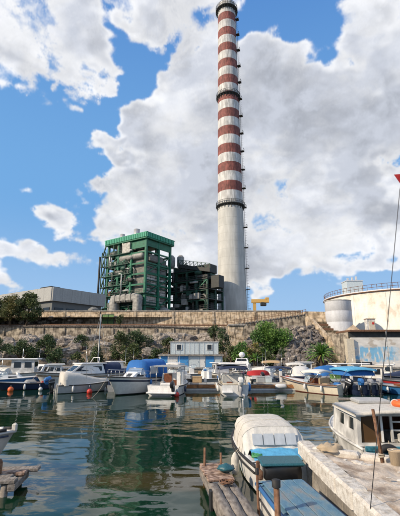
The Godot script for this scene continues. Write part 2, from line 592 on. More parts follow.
func slab_wall(parent: Node3D, called: String, m, pts: Array, thick: float) -> MeshInstance3D:
	# pts: [x, depth, y bottom, y top]; the front runs along them and the wall is thick behind
	var st := S()
	for i in pts.size() - 1:
		var a: Array = pts[i]
		var b: Array = pts[i + 1]
		var n := Vector3(b[1] - a[1], 0, b[0] - a[0]).normalized() * -thick
		n = Vector3(0, 0, -thick)
		hexa(st, [Vector3(a[0], a[2], -a[1]) + n, Vector3(b[0], b[2], -b[1]) + n, Vector3(b[0], b[2], -b[1]), Vector3(a[0], a[2], -a[1]),
			Vector3(a[0], a[3], -a[1]) + n, Vector3(b[0], b[3], -b[1]) + n, Vector3(b[0], b[3], -b[1]), Vector3(a[0], a[3], -a[1])])
	return put(parent, called, st, m)

func rock_mesh(sd: int, m: String, flat := 0.7) -> ArrayMesh:
	var r := RandomNumberGenerator.new()
	r.seed = sd
	var st := S()
	var n := 9
	var rows := []
	for i in 6:
		var t := -PI / 2 + PI * i / 5.0
		var row := []
		for k in n + 1:
			var a := TAU * (k % n) / n
			var d := Vector3(cos(a) * cos(t), sin(t) * flat, sin(a) * cos(t))
			var f := 0.5 * (1.0 + 0.55 * nz.get_noise_3dv(d * 0.9 + Vector3(sd * 3.1, 0, 0)))
			d *= f
			d.x = clampf(d.x, -0.42, 0.44)
			d.z = clampf(d.z, -0.43, 0.40)
			d.y = clampf(d.y, -0.34, 0.33)
			row.append(d)
		rows.append(row)
	for i in 5:
		for k in n:
			quad(st, rows[i][k + 1], rows[i][k], rows[i + 1][k], rows[i + 1][k + 1])
	return fin(st, m)

func cliff_h(x: float, d: float) -> float:
	# the slope between the far quay and the foot of the lower wall
	var top := wall_d(x) - 6.5
	var foot := 54.5 - clampf((-x - 8.0) * 0.02, 0.0, 0.6)
	if x > 8.0:
		foot = 54.5 - (x - 8.0) * 0.08
	var t := clampf((d - foot) / (top - foot), 0.0, 1.0)
	var ht := 5.0
	var h := 0.9 + (ht - 0.9) * (0.65 * smoothstep(0.0, 0.55, t) + 0.35 * smoothstep(0.55, 1.0, t))
	h += (nz.get_noise_2d(x * 0.35, d * 0.5) * 1.1 + nz.get_noise_2d(x * 1.2, d * 1.2) * 0.35) * smoothstep(0.0, 0.15, t) * smoothstep(1.0, 0.75, t)
	return h

func make_land():
	# plateau behind the walls, one sheet to the horizon
	var pl := struct("plateau_ground")
	var st := S()
	var far := 1500.0
	quad(st, Vector3(-far, 9.3, -far), Vector3(far, 9.3, -far), Vector3(far, 9.3, -(wall_d(90.0) + 1.0)), Vector3(-far, 9.3, -(wall_d(-90.0) + 1.0)))
	put(pl, "ground", st, "earth")
	# far quay
	var q := struct("far_quay")
	st = S()
	box(st, Vector3(0, 0.0, -51.5), Vector3(150, 1.8, 11.0))
	put(q, "quay_body", st, "quay_far")
	st = S()
	for i in 50:
		box(st, Vector3(-73.5 + i * 3.0, 0.93, -46.2), Vector3(2.94, 0.14, 0.6))
	put(q, "coping", st, "concrete")
	# cliff
	var cl := struct("cliff")
	st = S(true)
	var rows := []
	for j in 41:
		var row := []
		for i in 221:
			var x := -66.0 + i * 0.55
			var foot := 52.0
			var d := foot + (wall_d(x) + 0.5 - foot) * j / 40.0
			row.append(Vector3(x, cliff_h(x, d), -d))
		rows.append(row)
	loft(st, rows)
	put(cl, "slope", st, "earth")
	var kinds := []
	for i in 7:
		kinds.append(rock_mesh(100 + i, "rock", 0.75))
	for i in 5:
		kinds.append(rock_mesh(200 + i, "rock_dark", 0.75))
	var r := RandomNumberGenerator.new()
	r.seed = 77
	for i in 250:
		var x := r.randf_range(-46.0, 16.5)
		var t := pow(r.randf(), 0.8)
		var d := lerpf(54.8, wall_d(x) - 6.0, t)
		var s := r.randf_range(0.7, 2.3) * (1.25 if x < 2.0 else 1.0)
		var dark := r.randf() < (0.2 if x < -2.0 else 0.35)
		var o := put(cl, "rock", kinds[(7 + r.randi() % 5) if dark else r.randi() % 7])
		o.position = Vector3(x, cliff_h(x, d) + s * 0.05, -d)
		o.scale = Vector3(s * r.randf_range(0.9, 1.7), s * r.randf_range(0.7, 1.1), s)
		o.rotation = Vector3(r.randf_range(-0.2, 0.2), r.randf_range(-0.5, 0.5), r.randf_range(-0.25, 0.25))
	# lower wall with its dark ledge
	var lw := thing("lower_retaining_wall", "long grey stained retaining wall with a ledge above the rocks", "wall", Vector3.ZERO)
	var pts := []
	for x in [-70.0, -45.0, -30.0, -18.0, -8.0, 0.0, 6.5]:
		var d: float = wall_d(x) - 5.5
		pts.append([x, d, 3.2, 2.7 + d * 0.0625 - (0.35 if x > -8.0 else 0.0)])
	slab_wall(lw, "wall_face", "wall_grey", pts, 1.2)
	var led := []
	for p in pts:
		led.append([p[0], p[1] - 0.35, p[3], p[3] + 0.22])
	slab_wall(lw, "ledge", "rock_dark", led, 5.8)
	r.seed = 9
	for i in 12:
		var x := -48.0 + i * 4.4 + r.randf_range(-1.0, 1.0)
		var d := wall_d(x) - 5.5
		st = S()
		box(st, Vector3(x, 2.4 + d * 0.0625 - 1.0, -d + 0.13), Vector3(0.28 + 0.2 * r.randf(), 2.0, 0.3))
		put(lw, "buttress", st, "wall_grey" if i % 3 else "rock_dark")
	st = S()
	polytube(st, [Vector3(-48, 8.1, -wall_d(-48.0) + 5.0), Vector3(-20, 7.75, -wall_d(-20.0) + 5.0), Vector3(6, 7.2, -wall_d(6.0) + 5.0)], 0.14, 6)
	put(lw, "pipe", st, "rust")
	# upper wall, ochre
	var uw := thing("upper_retaining_wall", "long ochre stone retaining wall below the power station", "wall", Vector3.ZERO)
	pts = []
	for x in [-70.0, -45.0, -34.0, -22.0, -10.0, 2.0, 10.0, 18.3]:
		var d: float = wall_d(x)
		pts.append([x, d, 6.0, 2.7 + d * 0.1005])
	slab_wall(uw, "wall_face", "wall_ochre", pts, 1.0)
	led = []
	for p in pts:
		led.append([p[0], p[1] - 0.12, p[3], p[3] + 0.2])
	slab_wall(uw, "coping", "concrete", led, 1.2)
	for i in 7:
		var x := -36.0 + i * 7.7
		var d := wall_d(x)
		st = S()
		box(st, Vector3(x, 2.7 + d * 0.1005 - 1.55, -d + 0.06), Vector3(0.5, 3.0, 0.3))
		put(uw, "pier", st, "wall_ochre")
	# green gate set in the upper wall
	var gt := thing("green_gate", "green metal gate panel set in the ochre wall", "gate", Vector3(-18.5, 7.75, -wall_d(-18.5) + 0.35), -0.23)
	st = S()
	box(st, Vector3(0, 1.15, 0), Vector3(2.5, 2.3, 0.1))
	put(gt, "door_panel", st, "paint_green")
	st = S()
	for s in [-1.0, 0.0, 1.0]:
		box(st, Vector3(s * 1.28, 1.15, 0.07), Vector3(0.1, 2.4, 0.1))
	for y in [0.02, 1.15, 2.32]:
		box(st, Vector3(0, y, 0.06), Vector3(2.46, 0.09, 0.08))
	put(gt, "gate_frame", st, "dark_green_steel")
	# rubble and fence posts along the left terrace
	var rb := struct("terrace_rubble")
	for i in 60:
		var x := r.randf_range(-46.0, -24.0)
		var o := put(rb, "stone", kinds[r.randi() % 7])
		var s := r.randf_range(0.5, 1.5)
		o.position = Vector3(x, 7.9 + r.randf_range(0.0, 1.6), -wall_d(x) + r.randf_range(0.3, 4.0))
		o.scale = Vector3(s * 1.4, s * 0.8, s)
		o.rotation.y = r.randf_range(0, TAU)
	# ramp road rising to the right in front of the upper wall
	var rp := thing("ramp_wall", "grey ramp wall with railings rising to the right", "wall", Vector3.ZERO)
	slab_wall(rp, "ramp_face", "wall_grey", [[4.5, 66.0, 4.0, 6.9], [17.6, 65.0, 4.0, 8.7]], 3.0)
	slab_wall(rp, "kerb", "concrete", [[4.5, 65.9, 6.9, 7.05], [17.6, 64.9, 8.7, 8.85]], 0.4)
	for i in 24:
		var t := i / 23.0
		st = S()
		bar(st, Vector3(4.6 + 12.9 * t, 6.9 + 1.8 * t, -65.7 + t), Vector3(4.6 + 12.9 * t, 7.75 + 1.8 * t, -65.7 + t), 0.07)
		put(rp, "railing_post", st, "rust")
	for h in [0.75, 0.45]:
		st = S()
		bar(st, Vector3(4.6, 6.95 + h, -65.7), Vector3(17.5, 8.75 + h, -64.7), 0.06)
		put(rp, "handrail", st, "rust")
	# stone vault shoulder under the ramp
	var vt := thing("stone_pier", "ochre stone pier under the ramp beside the leafy tree", "wall", Vector3(5.6, 0, -62.0))
	st = S()
	rbox(st, Vector3(0, 4.9, 0), Vector3(2.4, 3.6, 2.0), 0.15)
	put(vt, "pier_body", st, "wall_ochre")
	st = S()
	rbox(st, Vector3(0.1, 6.75, 0.1), Vector3(2.7, 0.25, 2.2), 0.05)
	put(vt, "cap", st, "concrete")
	# beige block beyond the end of the ramp
	var bb := thing("beige_wall_block", "plain beige wall block above the grey rubble slope", "wall", Vector3.ZERO)
	slab_wall(bb, "block_face", "wall_ochre", [[17.4, 65.0, 5.0, 9.25], [20.6, 63.2, 5.0, 9.0]], 3.0)
	slab_wall(bb, "side_face", "wall_grey", [[20.6, 64.2, 5.0, 9.1], [24.6, 63.5, 5.0, 9.1]], 2.0)
	# rubble bastion slope on the right
	var bs := thing("rubble_slope", "grey sloping rubble stone bank behind the spiky palm", "bank", Vector3.ZERO)
	st = S(true)
	rows = []
	for j in 29:
		var row := []
		for i in 45:
			var a := i / 44.0
			var t := j / 28.0
			var x := lerpf(lerpf(9.6, 14.4, t), lerpf(17.2, 18.6, t), a)
			var d := lerpf(53.0, 62.8, t) - sin(a * PI) * 1.6 * (1.0 - t * 0.5)
			var y := lerpf(0.8, 6.6, pow(t, 0.85))
			var p := Vector3(x, y, -d)
			p += Vector3(0, 0.6, 0.6) * nz.get_noise_2d(x * 1.3, y * 2.1) * 0.9
			row.append(p)
		rows.append(row)
	loft(st, rows)
	put(bs, "bank_face", st, "rock_dark")
	for i in 110:
		var a := r.randf()
		var t := r.randf()
		var x := lerpf(lerpf(9.6, 14.4, t), lerpf(17.2, 18.6, t), a)
		var d := lerpf(53.0, 62.8, t) - sin(a * PI) * 1.6 * (1.0 - t * 0.5)
		var o := put(bs, "stone", kinds[7 + r.randi() % 5] if r.randf() < 0.7 else kinds[r.randi() % 7])
		var s := r.randf_range(0.4, 0.95)
		o.position = Vector3(x, lerpf(0.8, 6.6, pow(t, 0.85)) + 0.1, -d)
		o.scale = Vector3(s * 1.3, s, s)
		o.rotation = Vector3(r.randf_range(-0.3, 0.3), r.randf_range(0, TAU), 0)
	# stair ramp, brown treads between two cheek walls
	var sr := thing("brown_stair", "brown stone stair between pale cheek walls left of the tanks", "stairs", Vector3(20.6, 0, -57.6))
	for i in 12:
		st = S()
		rbox(st, Vector3(0.1 - i * 0.10, 3.2 + i * 0.36, -i * 0.42), Vector3(3.0, 0.34, 0.7), 0.04)
		put(sr, "step", st, "earth" if i % 2 else "rust")
	st = S()
	hexa(st, [Vector3(-2.3, 1.0, -5.0), Vector3(-1.9, 1.0, -5.0), Vector3(-1.1, 1.0, 0.8), Vector3(-1.6, 1.0, 0.8), Vector3(-2.9, 7.8, -5.0), Vector3(-2.5, 7.8, -5.0), Vector3(-1.1, 3.9, 0.8), Vector3(-1.6, 3.9, 0.8)])
	put(sr, "cheek_wall", st, "wall_ochre")
	st = S()
	hexa(st, [Vector3(1.4, 1.0, -4.0), Vector3(2.9, 1.0, -4.0), Vector3(2.9, 1.0, 0.9), Vector3(1.4, 1.0, 0.9), Vector3(1.4, 6.6, -4.0), Vector3(2.9, 7.2, -4.0), Vector3(2.9, 5.3, 0.9), Vector3(1.4, 4.6, 0.9)])
	put(sr, "cheek_wall", st, "wall_ochre")
	st = S()
	rbox(st, Vector3(0.3, 2.1, 1.0), Vector3(3.6, 2.4, 1.6), 0.1)
	put(sr, "landing", st, "wall_ochre")
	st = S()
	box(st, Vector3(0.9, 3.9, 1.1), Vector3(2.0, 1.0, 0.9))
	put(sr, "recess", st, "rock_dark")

# ------------------------------------------------------------------ power station
func beam(parent: Node3D, called: String, a: Vector3, b: Vector3, w: float, m) -> MeshInstance3D:
	var st := S()
	bar(st, a, b, w)
	return put(parent, called, st, m)

func make_power_station():
	make_chimney()
	make_boiler()
	make_second_unit()
	# long grey hall on the left
	var h := thing("grey_hall", "low grey metal-clad hall left of the green boiler house", "building", Vector3(-36.2, 9.3, -95.0), deg_to_rad(-35.2))
	var st := S()
	box(st, Vector3(-13.5, 2.8, -8.2), Vector3(26.0, 5.6, 15.4))
	put(h, "wall", st, "metal_facade_dark")
	for i in 9:
		st = S()
		box(st, Vector3(-1.7 - i * 3.0, 7.3, 0.0), Vector3(2.96, 3.4, 0.35))
		put(h, "fascia_panel", st, "metal_facade")
	for i in 6:
		st = S()
		box(st, Vector3(0.05, 7.3, -1.4 - i * 2.8), Vector3(0.35, 3.4, 2.76))
		put(h, "fascia_panel", st, "metal_facade")
	st = S()
	box(st, Vector3(-13.5, 7.0, -8.3), Vector3(26.6, 2.9, 16.2))
	put(h, "roof", st, "metal_facade_dark")
	st = S()
	rbox(st, Vector3(-5.5, 9.3, -3.0), Vector3(4.6, 0.9, 3.0), 0.1)
	put(h, "roof_unit", st, "dark_steel")
	for i in 7:
		st = S()
		box(st, Vector3(-2.5 - i * 3.4, 2.8, -0.42), Vector3(2.4, 2.6, 0.16))
		put(h, "window", st, "tint_glass")
	for i in 3:
		st = S()
		box(st, Vector3(-0.42, 2.8, -2.5 - i * 3.4), Vector3(0.16, 2.6, 2.4))
		put(h, "window", st, "tint_glass")
	# small hopper tank between hall and boiler house
	var t := thing("hopper_tank", "small pale cylindrical tank between grey hall and green boiler house", "tank", Vector3(-25.6, 9.3, -94.0))
	st = S(true)
	lathe(st, [Vector2(1.3, 0), Vector2(1.3, 3.3)], 20)
	put(t, "shell", st, "duct")
	st = S(true)
	lathe(st, [Vector2(1.4, 3.3), Vector2(0.5, 3.9), Vector2(0, 3.95)], 20)
	put(t, "cone_roof", st, "boiler_panel_dark")
	# yellow jib right of the chimney
	var c := thing("yellow_jib_crane", "small yellow jib crane at the foot of the striped chimney", "crane", Vector3(17.6, 9.3, -126.0))
	beam(c, "mast", Vector3(0, 0, 0), Vector3(0, 9.0, 0), 0.9, "crane_yellow")
	beam(c, "jib", Vector3(-1.0, 9.4, 0), Vector3(4.6, 9.4, 0.6), 1.1, "crane_yellow")
	st = S()
	rbox(st, Vector3(2.8, 8.4, 0.4), Vector3(1.8, 1.2, 1.2), 0.1)
	put(c, "trolley", st, "dark_steel")
	st = S()
	rbox(st, Vector3(4.0, 10.1, 0.5), Vector3(1.2, 0.8, 1.2), 0.1)
	put(c, "winch_box", st, "crane_yellow")
	# low white sheds in front of the boiler house and slim lamp posts on the plateau edge
	var n := 0
	for a in [[-26.0, 92.0, 2.6, "dark grey"], [-6.0, 98.0, 2.2, "pale"], [4.5, 99.0, 1.6, "rusty"]]:
		var s := thing("plant_shed", ["dark grey low shed beside the boiler house base", "pale low shed just below the dark second unit", "rusty low shed left of the chimney foot"][n], "shed", Vector3(a[0], 9.3, -a[1]))
		st = S()
		box(st, Vector3(0, a[2] * 0.5, 0), Vector3(5.0, a[2], 3.0))
		put(s, "wall", st, ["boiler_panel_dark", "duct", "rust"][n])
		st = S()
		box(st, Vector3(0, a[2] + 0.1, 0), Vector3(5.4, 0.2, 3.4))
		put(s, "roof", st, "dark_steel")
		n += 1

func chim_r(y: float) -> float:
	# radius of the shaft by height above the water
	return lerpf(5.35, 3.75, clampf((y - 9.0) / 138.0, 0.0, 1.0))

func make_chimney():
	var c := thing("striped_chimney", "very tall chimney with red and white bands above pale concrete shaft", "chimney", Vector3(11.6, 0, -140.0))
	var st := S(true)
	# the concrete shaft, cast in lifts with fine joints
	lathe(st, [Vector2(chim_r(9.0), 9.0), Vector2(chim_r(33.0), 33.0), Vector2(chim_r(57.0), 57.0)], 72)
	put(c, "concrete_shaft", st, "chimney_concrete")
	for k in 15:
		st = S(true)
		ring(st, Vector3(0, 12.0 + k * 3.0, 0), chim_r(12.0 + k * 3.0), 0.028, Basis(), 72, 5)
		put(c, "casting_joint", st, "chimney_concrete")
	var top := 149.3
	var cuts := [57.0]
	for k in range(10, -1, -1):
		cuts.append(139.4 - 7.776 * k)
		cuts.append(143.3 - 7.776 * k)
	cuts.append(top)
	for i in cuts.size() - 1:
		st = S(true)
		var a: float = cuts[i]
		var b: float = cuts[i + 1]
		lathe(st, [Vector2(chim_r(a), a), Vector2(chim_r((a + b) * 0.5), (a + b) * 0.5), Vector2(chim_r(b), b)], 64)
		put(c, "red_band" if i % 2 == 1 else "white_band", st, "chimney_red" if i % 2 == 1 else "chimney_white")
	st = S(true)
	lathe(st, [Vector2(chim_r(top), top), Vector2(3.2, top), Vector2(3.0, top - 5.0)], 48)
	put(c, "rim", st, "dark_steel")
	for p in [[56.4, 5.5, 1.4], [103.6, 4.95, 1.4], [146.4, 4.75, 1.9]]:
		var pf := grp(c, "ring_platform", Vector3(0, p[0], 0))
		st = S(true)
		lathe(st, [Vector2(chim_r(p[0]) + 0.02, -0.9), Vector2(p[1] - 0.1, -0.25), Vector2(p[1], -0.25), Vector2(p[1], 0.12), Vector2(chim_r(p[0]) + 0.02, 0.12)], 64)
		put(pf, "deck", st, "dark_steel")
		st = S()
		for k in 40:
			var t := TAU * k / 40
			var d := Vector3(cos(t), 0, sin(t))
			bar(st, d * (p[1] - 0.1), d * (p[1] - 0.1) + Vector3(0, p[2], 0), 0.12)
		put(pf, "railing", st, "dark_steel")
		for h in [0.55, 1.0]:
			st = S()
			ring(st, Vector3(0, p[2] * h, 0), p[1] - 0.1, 0.07, Basis(), 64, 5)
			put(pf, "handrail", st, "dark_steel")
		for k in 24:
			st = S()
			var t := TAU * k / 24
			var d := Vector3(cos(t), 0, sin(t))
			bar(st, d * (chim_r(p[0])) + Vector3(0, -1.7, 0), d * (p[1] - 0.2) + Vector3(0, -0.25, 0), 0.16)
			put(pf, "bracket", st, "dark_steel")
	# caged ladder on the right flank with rest landings
	var dir := Vector3(0.93, 0, 0.37)
	st = S()
	var side := Vector3(-dir.z, 0, dir.x)
	for s in [-0.35, 0.35]:
		bar(st, dir * (chim_r(9.0) + 0.5) + side * s + Vector3(0, 9, 0), dir * (chim_r(145.0) + 0.5) + side * s + Vector3(0, 145, 0), 0.08)
	for k in 136:
		var h := 9.5 + k
		ring(st, dir * (chim_r(h) + 0.75) + Vector3(0, h, 0), 0.40, 0.022, Basis(), 10, 4)
	put(c, "ladder", st, "dark_steel")
	for k in 17:
		var h := 16.5 + 7.776 * k
		st = S()
		box(st, dir * (chim_r(h) + 0.75) + Vector3(0, h, 0), Vector3(1.3, 0.14, 1.5), Basis(dir, Vector3.UP, side))
		for s in [-0.7, 0.7]:
			bar(st, dir * (chim_r(h) + 1.3) + side * s + Vector3(0, h, 0), dir * (chim_r(h) + 1.3) + side * s + Vector3(0, h + 1.1, 0), 0.09)
		bar(st, dir * (chim_r(h) + 1.3) + side * -0.7 + Vector3(0, h + 1.1, 0), dir * (chim_r(h) + 1.3) + side * 0.7 + Vector3(0, h + 1.1, 0), 0.09)
		put(c, "landing", st, "dark_steel")
	# flue duct leaning on the shaft at its foot
	st = S()
	hexa(st, [Vector3(-5.6, 8.5, 3.0), Vector3(-3.2, 8.5, 3.0), Vector3(-2.2, 8.5, 6.2), Vector3(-5.6, 8.5, 6.2), Vector3(-3.6, 21.5, 4.0), Vector3(-3.2, 21.5, 4.0), Vector3(-2.9, 21.5, 5.2), Vector3(-3.4, 21.5, 5.2)])
	put(c, "flue_fairing", st, "tank_grey")

func platform(parent: Node3D, x0: float, x1: float, z0: float, z1: float, y: float, m, rail := true):
	var g := grp(parent, "platform", Vector3(0, y, 0))
	var st := S()
	box(st, Vector3((x0 + x1) * 0.5, 0, (z0 + z1) * 0.5), Vector3(x1 - x0, 0.3, z1 - z0))
	put(g, "deck", st, m)
	if not rail:
		return
	st = S()
	for h in [0.6, 1.15]:
		bar(st, Vector3(x0, h, z1), Vector3(x1, h, z1), 0.09)
		bar(st, Vector3(x1, h, z0), Vector3(x1, h, z1), 0.09)
		bar(st, Vector3(x0, h, z0), Vector3(x0, h, z1), 0.09)
	var n := int((x1 - x0) / 1.3)
	for i in n + 1:
		var x := lerpf(x0, x1, i / float(maxi(n, 1)))
		bar(st, Vector3(x, 0, z1), Vector3(x, 1.15, z1), 0.08)
	put(g, "railing", st, m)

func make_boiler():
	var c := thing("green_boiler_house", "tall green steel boiler house full of platforms and ducts", "power plant", Vector3(-16.4, 9.3, -115.0), deg_to_rad(-35.2))
	c.scale = Vector3(0.8, 0.91, 0.8)
	var W := 20.8
	var Dp := 14.2
	var H := 30.0
	var xs := [-W, -14.8, -7.6, 0.0]
	var zs := [-Dp, -7.1, 0.0]
	for x in xs:
		for z in zs:
			beam(c, "column", Vector3(x, 0, z), Vector3(x, H, z), 0.85 if (x == 0.0 or z == 0.0) else 0.7, "green_steel")
	# floors
	var levels := [3.4, 7.2, 11.0, 14.6, 18.2, 21.8, 25.6]
	for y in levels:
		for z in zs:
			beam(c, "beam", Vector3(-W, y, z), Vector3(0, y, z), 0.55, "green_steel")
		for x in xs:
			beam(c, "beam", Vector3(x, y, -Dp), Vector3(x, y, 0), 0.5, "green_steel")
	var r := RandomNumberGenerator.new()
	r.seed = 31
	for i in levels.size():
		var y: float = levels[i]
		platform(c, -W - 1.0, -7.8 + r.randf_range(-1.5, 1.0), -Dp + 1.0, 1.1, y + 0.45, "dark_green_steel")
		if i < 3:
			platform(c, -7.0, 0.9, -5.0, 1.2, y + 0.45, "dark_green_steel")
	# bracing on the left face
	for i in levels.size() - 1:
		var a := i % 2
		beam(c, "brace", Vector3(xs[a], levels[i], 0.2), Vector3(xs[a + 1], levels[i + 1], 0.2), 0.35, "green_steel")
		beam(c, "brace", Vector3(xs[1 - a], levels[i], 0.25), Vector3(xs[2 - a], levels[i + 1], 0.25), 0.3, "green_steel")
		beam(c, "brace", Vector3(0.2, levels[i], -Dp * 0.5 * a), Vector3(0.2, levels[i + 1], -Dp * 0.5 * (1 + a)), 0.3, "green_steel")
	# furnace body clad in pale panels, set behind the frame on the right face
	var st := S()
	box(st, Vector3(-6.2, 15.0, -7.0), Vector3(10.8, 19.0, 11.8))
	put(c, "furnace", st, "boiler_panel_dark")
	for i in 9:
		for k in 4:
			st = S()
			rbox(st, Vector3(-0.55, 8.6 + i * 1.55, -1.9 - k * 2.85), Vector3(0.5, 1.42, 2.7), 0.12)
			put(c, "wall_panel", st, "boiler_panel" if (i < 7 and (i + k) % 5 != 4) else "boiler_panel_dark")
	for i in 6:
		st = S()
		box(st, Vector3(-0.15, 8.6 + i * 2.5, -6.6), Vector3(0.35, 0.35, 12.2))
		put(c, "stiffener", st, "green_steel" if i > 3 else "dark_green_steel")
	st = S()
	rbox(st, Vector3(-4.0, 23.8, -6.0), Vector3(8.4, 2.4, 8.0), 0.3)
	put(c, "drum", st, "boiler_panel_dark")
	st = S(true)
	lathe(st, [Vector2(0, -6.5), Vector2(0.9, -6.3), Vector2(1.1, -5.8), Vector2(1.1, 5.8), Vector2(0.9, 6.3), Vector2(0, 6.5)], 18, Vector3(-8, 24.6, -0.6), Basis(Vector3(0, 0, 1), Vector3(1, 0, 0), Vector3(0, 1, 0)))
	put(c, "steam_drum", st, "duct")
	# big grey ducts in front of the lower left face
	var dk := grp(c, "flue_duct")
	st = S()
	rbox(st, Vector3(-8.0, 10.0, 2.2), Vector3(12.5, 2.6, 2.6), 0.5)
	put(dk, "cross_duct", st, "duct")
	st = S()
	rbox(st, Vector3(-1.4, 5.4, 2.2), Vector3(2.9, 11.0, 2.9), 0.6)
	put(dk, "down_duct", st, "duct")
	st = S(true)
	lathe(st, [Vector2(1.9, 0), Vector2(2.1, 3.0), Vector2(2.1, 7.5), Vector2(1.4, 9.6), Vector2(0.0, 10.2)], 20, Vector3(-13.8, 1.5, 2.0))
	put(dk, "cyclone", st, "duct")
	st = S()
	rbox(st, Vector3(-6.0, 1.6, 3.0), Vector3(9.0, 1.6, 2.0), 0.3)
	put(dk, "floor_duct", st, "boiler_panel_dark")
	for i in 4:
		st = S()
		box(st, Vector3(-12.2 + i * 2.8, 10.0, 2.2), Vector3(0.3, 2.9, 2.9))
		put(dk, "flange", st, "boiler_panel_dark")
	st = S(true)
	polytube(st, [Vector3(4.2, 0, -9.0), Vector3(4.2, 4.2, -9.0), Vector3(3.4, 5.6, -9.2), Vector3(1.6, 6.2, -9.5), Vector3(-1, 6.2, -9.5)], 1.3, 14)
	put(c, "elbow_duct", st, "duct")
	# pipes and vessels between the floors
	for i in 130:
		var y: float = levels[r.randi() % 7] + r.randf_range(0.9, 2.6)
		var x := r.randf_range(-W + 0.6, -8.5)
		var z := r.randf_range(-3.4, 1.0)
		st = S(true)
		match i % 4:
			0:
				tube(st, Vector3(x, y, z), Vector3(x + r.randf_range(2.5, 6.0), y, z), r.randf_range(0.12, 0.42), -1.0, 10)
			1:
				tube(st, Vector3(x, y - 1.5, z), Vector3(x, y + r.randf_range(2.0, 6.0), z), r.randf_range(0.2, 0.42), -1.0, 10)
			2:
				ball(st, Vector3(x + 1.5, y, z), Vector3(1.5, 0.8, 0.8), 10)
			3:
				polytube(st, [Vector3(x, y, z), Vector3(x + 2.0, y, z), Vector3(x + 2.6, y - 0.6, z), Vector3(x + 2.6, y - 3.4, z)], 0.26, 8)
		put(c, "pipe" if i % 4 != 2 else "vessel", st, ["duct", "dark_steel", "boiler_panel_dark", "pipe_silver", "dark_green_steel"][r.randi() % 5])
	for i in 60:
		var y: float = levels[r.randi() % 7] + 0.6
		var s := Vector3(r.randf_range(0.9, 2.4), r.randf_range(0.8, 2.0), r.randf_range(0.8, 1.6))
		st = S()
		rbox(st, Vector3(r.randf_range(-W + 1.0, -8.0), y + s.y * 0.5, r.randf_range(-3.2, 0.4)), s, 0.08)
		put(c, "equipment_box", st, ["boiler_panel", "boiler_panel_dark", "dark_green_steel", "rust", "dark_steel"][r.randi() % 5])
	# the core behind the platforms is closed by dark casings
	for i in levels.size():
		st = S()
		box(st, Vector3(-14.6, levels[i] + 1.75, -8.4), Vector3(11.6, 3.2, 9.6))
		put(c, "casing", st, "dark_green_steel" if i % 2 else "dark_steel")
	# outside stair tower at the far left
	for s in [[-W - 3.4, 0.6], [-W - 3.4, -2.0], [-W - 1.6, 0.6]]:
		beam(c, "stair_post", Vector3(s[0], 0, s[1]), Vector3(s[0], H - 2.0, s[1]), 0.3, "dark_green_steel")
	for i in 7:
		st = S()
		box(st, Vector3(-W - 2.4, 3.6 + i * 3.8, -0.7), Vector3(2.6, 0.2, 3.2))
		put(c, "stair_landing", st, "dark_green_steel")
		beam(c, "stair_flight", Vector3(-W - 3.2, 3.6 + i * 3.8, 0.5), Vector3(-W - 1.4, 7.4 + i * 3.8, 0.5), 0.4, "dark_green_steel")
	st = S(true)
	tube(st, Vector3(-W - 4.4, 0, 0.8), Vector3(-W - 4.4, 26.5, 0.8), 0.4, 0.4, 10)
	put(c, "vent_pipe", st, "dark_steel")
	# roof: deep green fascia and corrugated sheets
	var rf := grp(c, "roof", Vector3(0, H, 0))
	st = S()
	box(st, Vector3(-W * 0.5, 0.2, -Dp * 0.5), Vector3(W + 2.4, 0.5, Dp + 2.4))
	put(rf, "roof_slab", st, "green_steel")
	for i in 24:
		st = S()
		box(st, Vector3(-W - 0.7 + i * 0.966, 1.15, 1.3), Vector3(0.72, 1.5, 0.3))
		put(rf, "fascia_rib", st, "green_roof")
	for i in 17:
		st = S()
		box(st, Vector3(1.3, 1.15, 0.8 - i * 0.97), Vector3(0.3, 1.5, 0.72))
		put(rf, "fascia_rib", st, "green_roof")
	st = S()
	box(st, Vector3(-W * 0.5, 1.15, -Dp * 0.5), Vector3(W + 2.3, 1.4, Dp + 2.3))
	put(rf, "fascia", st, "green_steel")
	st = S()
	box(st, Vector3(-W * 0.5, 1.98, -Dp * 0.5), Vector3(W + 2.9, 0.2, Dp + 2.9))
	put(rf, "roof_sheet", st, "green_roof")
	for a in [[-16.5, -3.0, 2.6, 1.0], [-8.8, -3.5, 3.4, 1.25]]:
		st = S(true)
		lathe(st, [Vector2(a[3], 2.0), Vector2(a[3], 2.0 + a[2]), Vector2(a[3] * 0.8, 2.0 + a[2]), Vector2(a[3] * 0.8, 2.0 + a[2] - 0.5), Vector2(0, 2.0 + a[2] - 0.5)], 18, Vector3(a[0], 0, a[1]))
		put(rf, "vent_stack", st, "pipe_silver")
	# deep green girder band and a hanging panel under the roof
	st = S()
	box(st, Vector3(-4.6, H - 1.6, 0.1), Vector3(9.0, 2.6, 0.5))
	put(c, "girder", st, "green_steel")
	st = S()
	box(st, Vector3(0.1, H - 1.4, -7.0), Vector3(0.5, 2.2, 13.6))
	put(c, "girder", st, "green_steel")
	st = S()
	rbox(st, Vector3(-9.8, H - 2.2, 0.9), Vector3(4.2, 3.6, 0.5), 0.1)
	put(c, "hoist_panel", st, "boiler_panel")
	st = S()
	rbox(st, Vector3(-3.2, 25.4, -1.4), Vector3(4.2, 2.0, 1.4), 0.15)
	put(c, "air_heater", st, "duct")

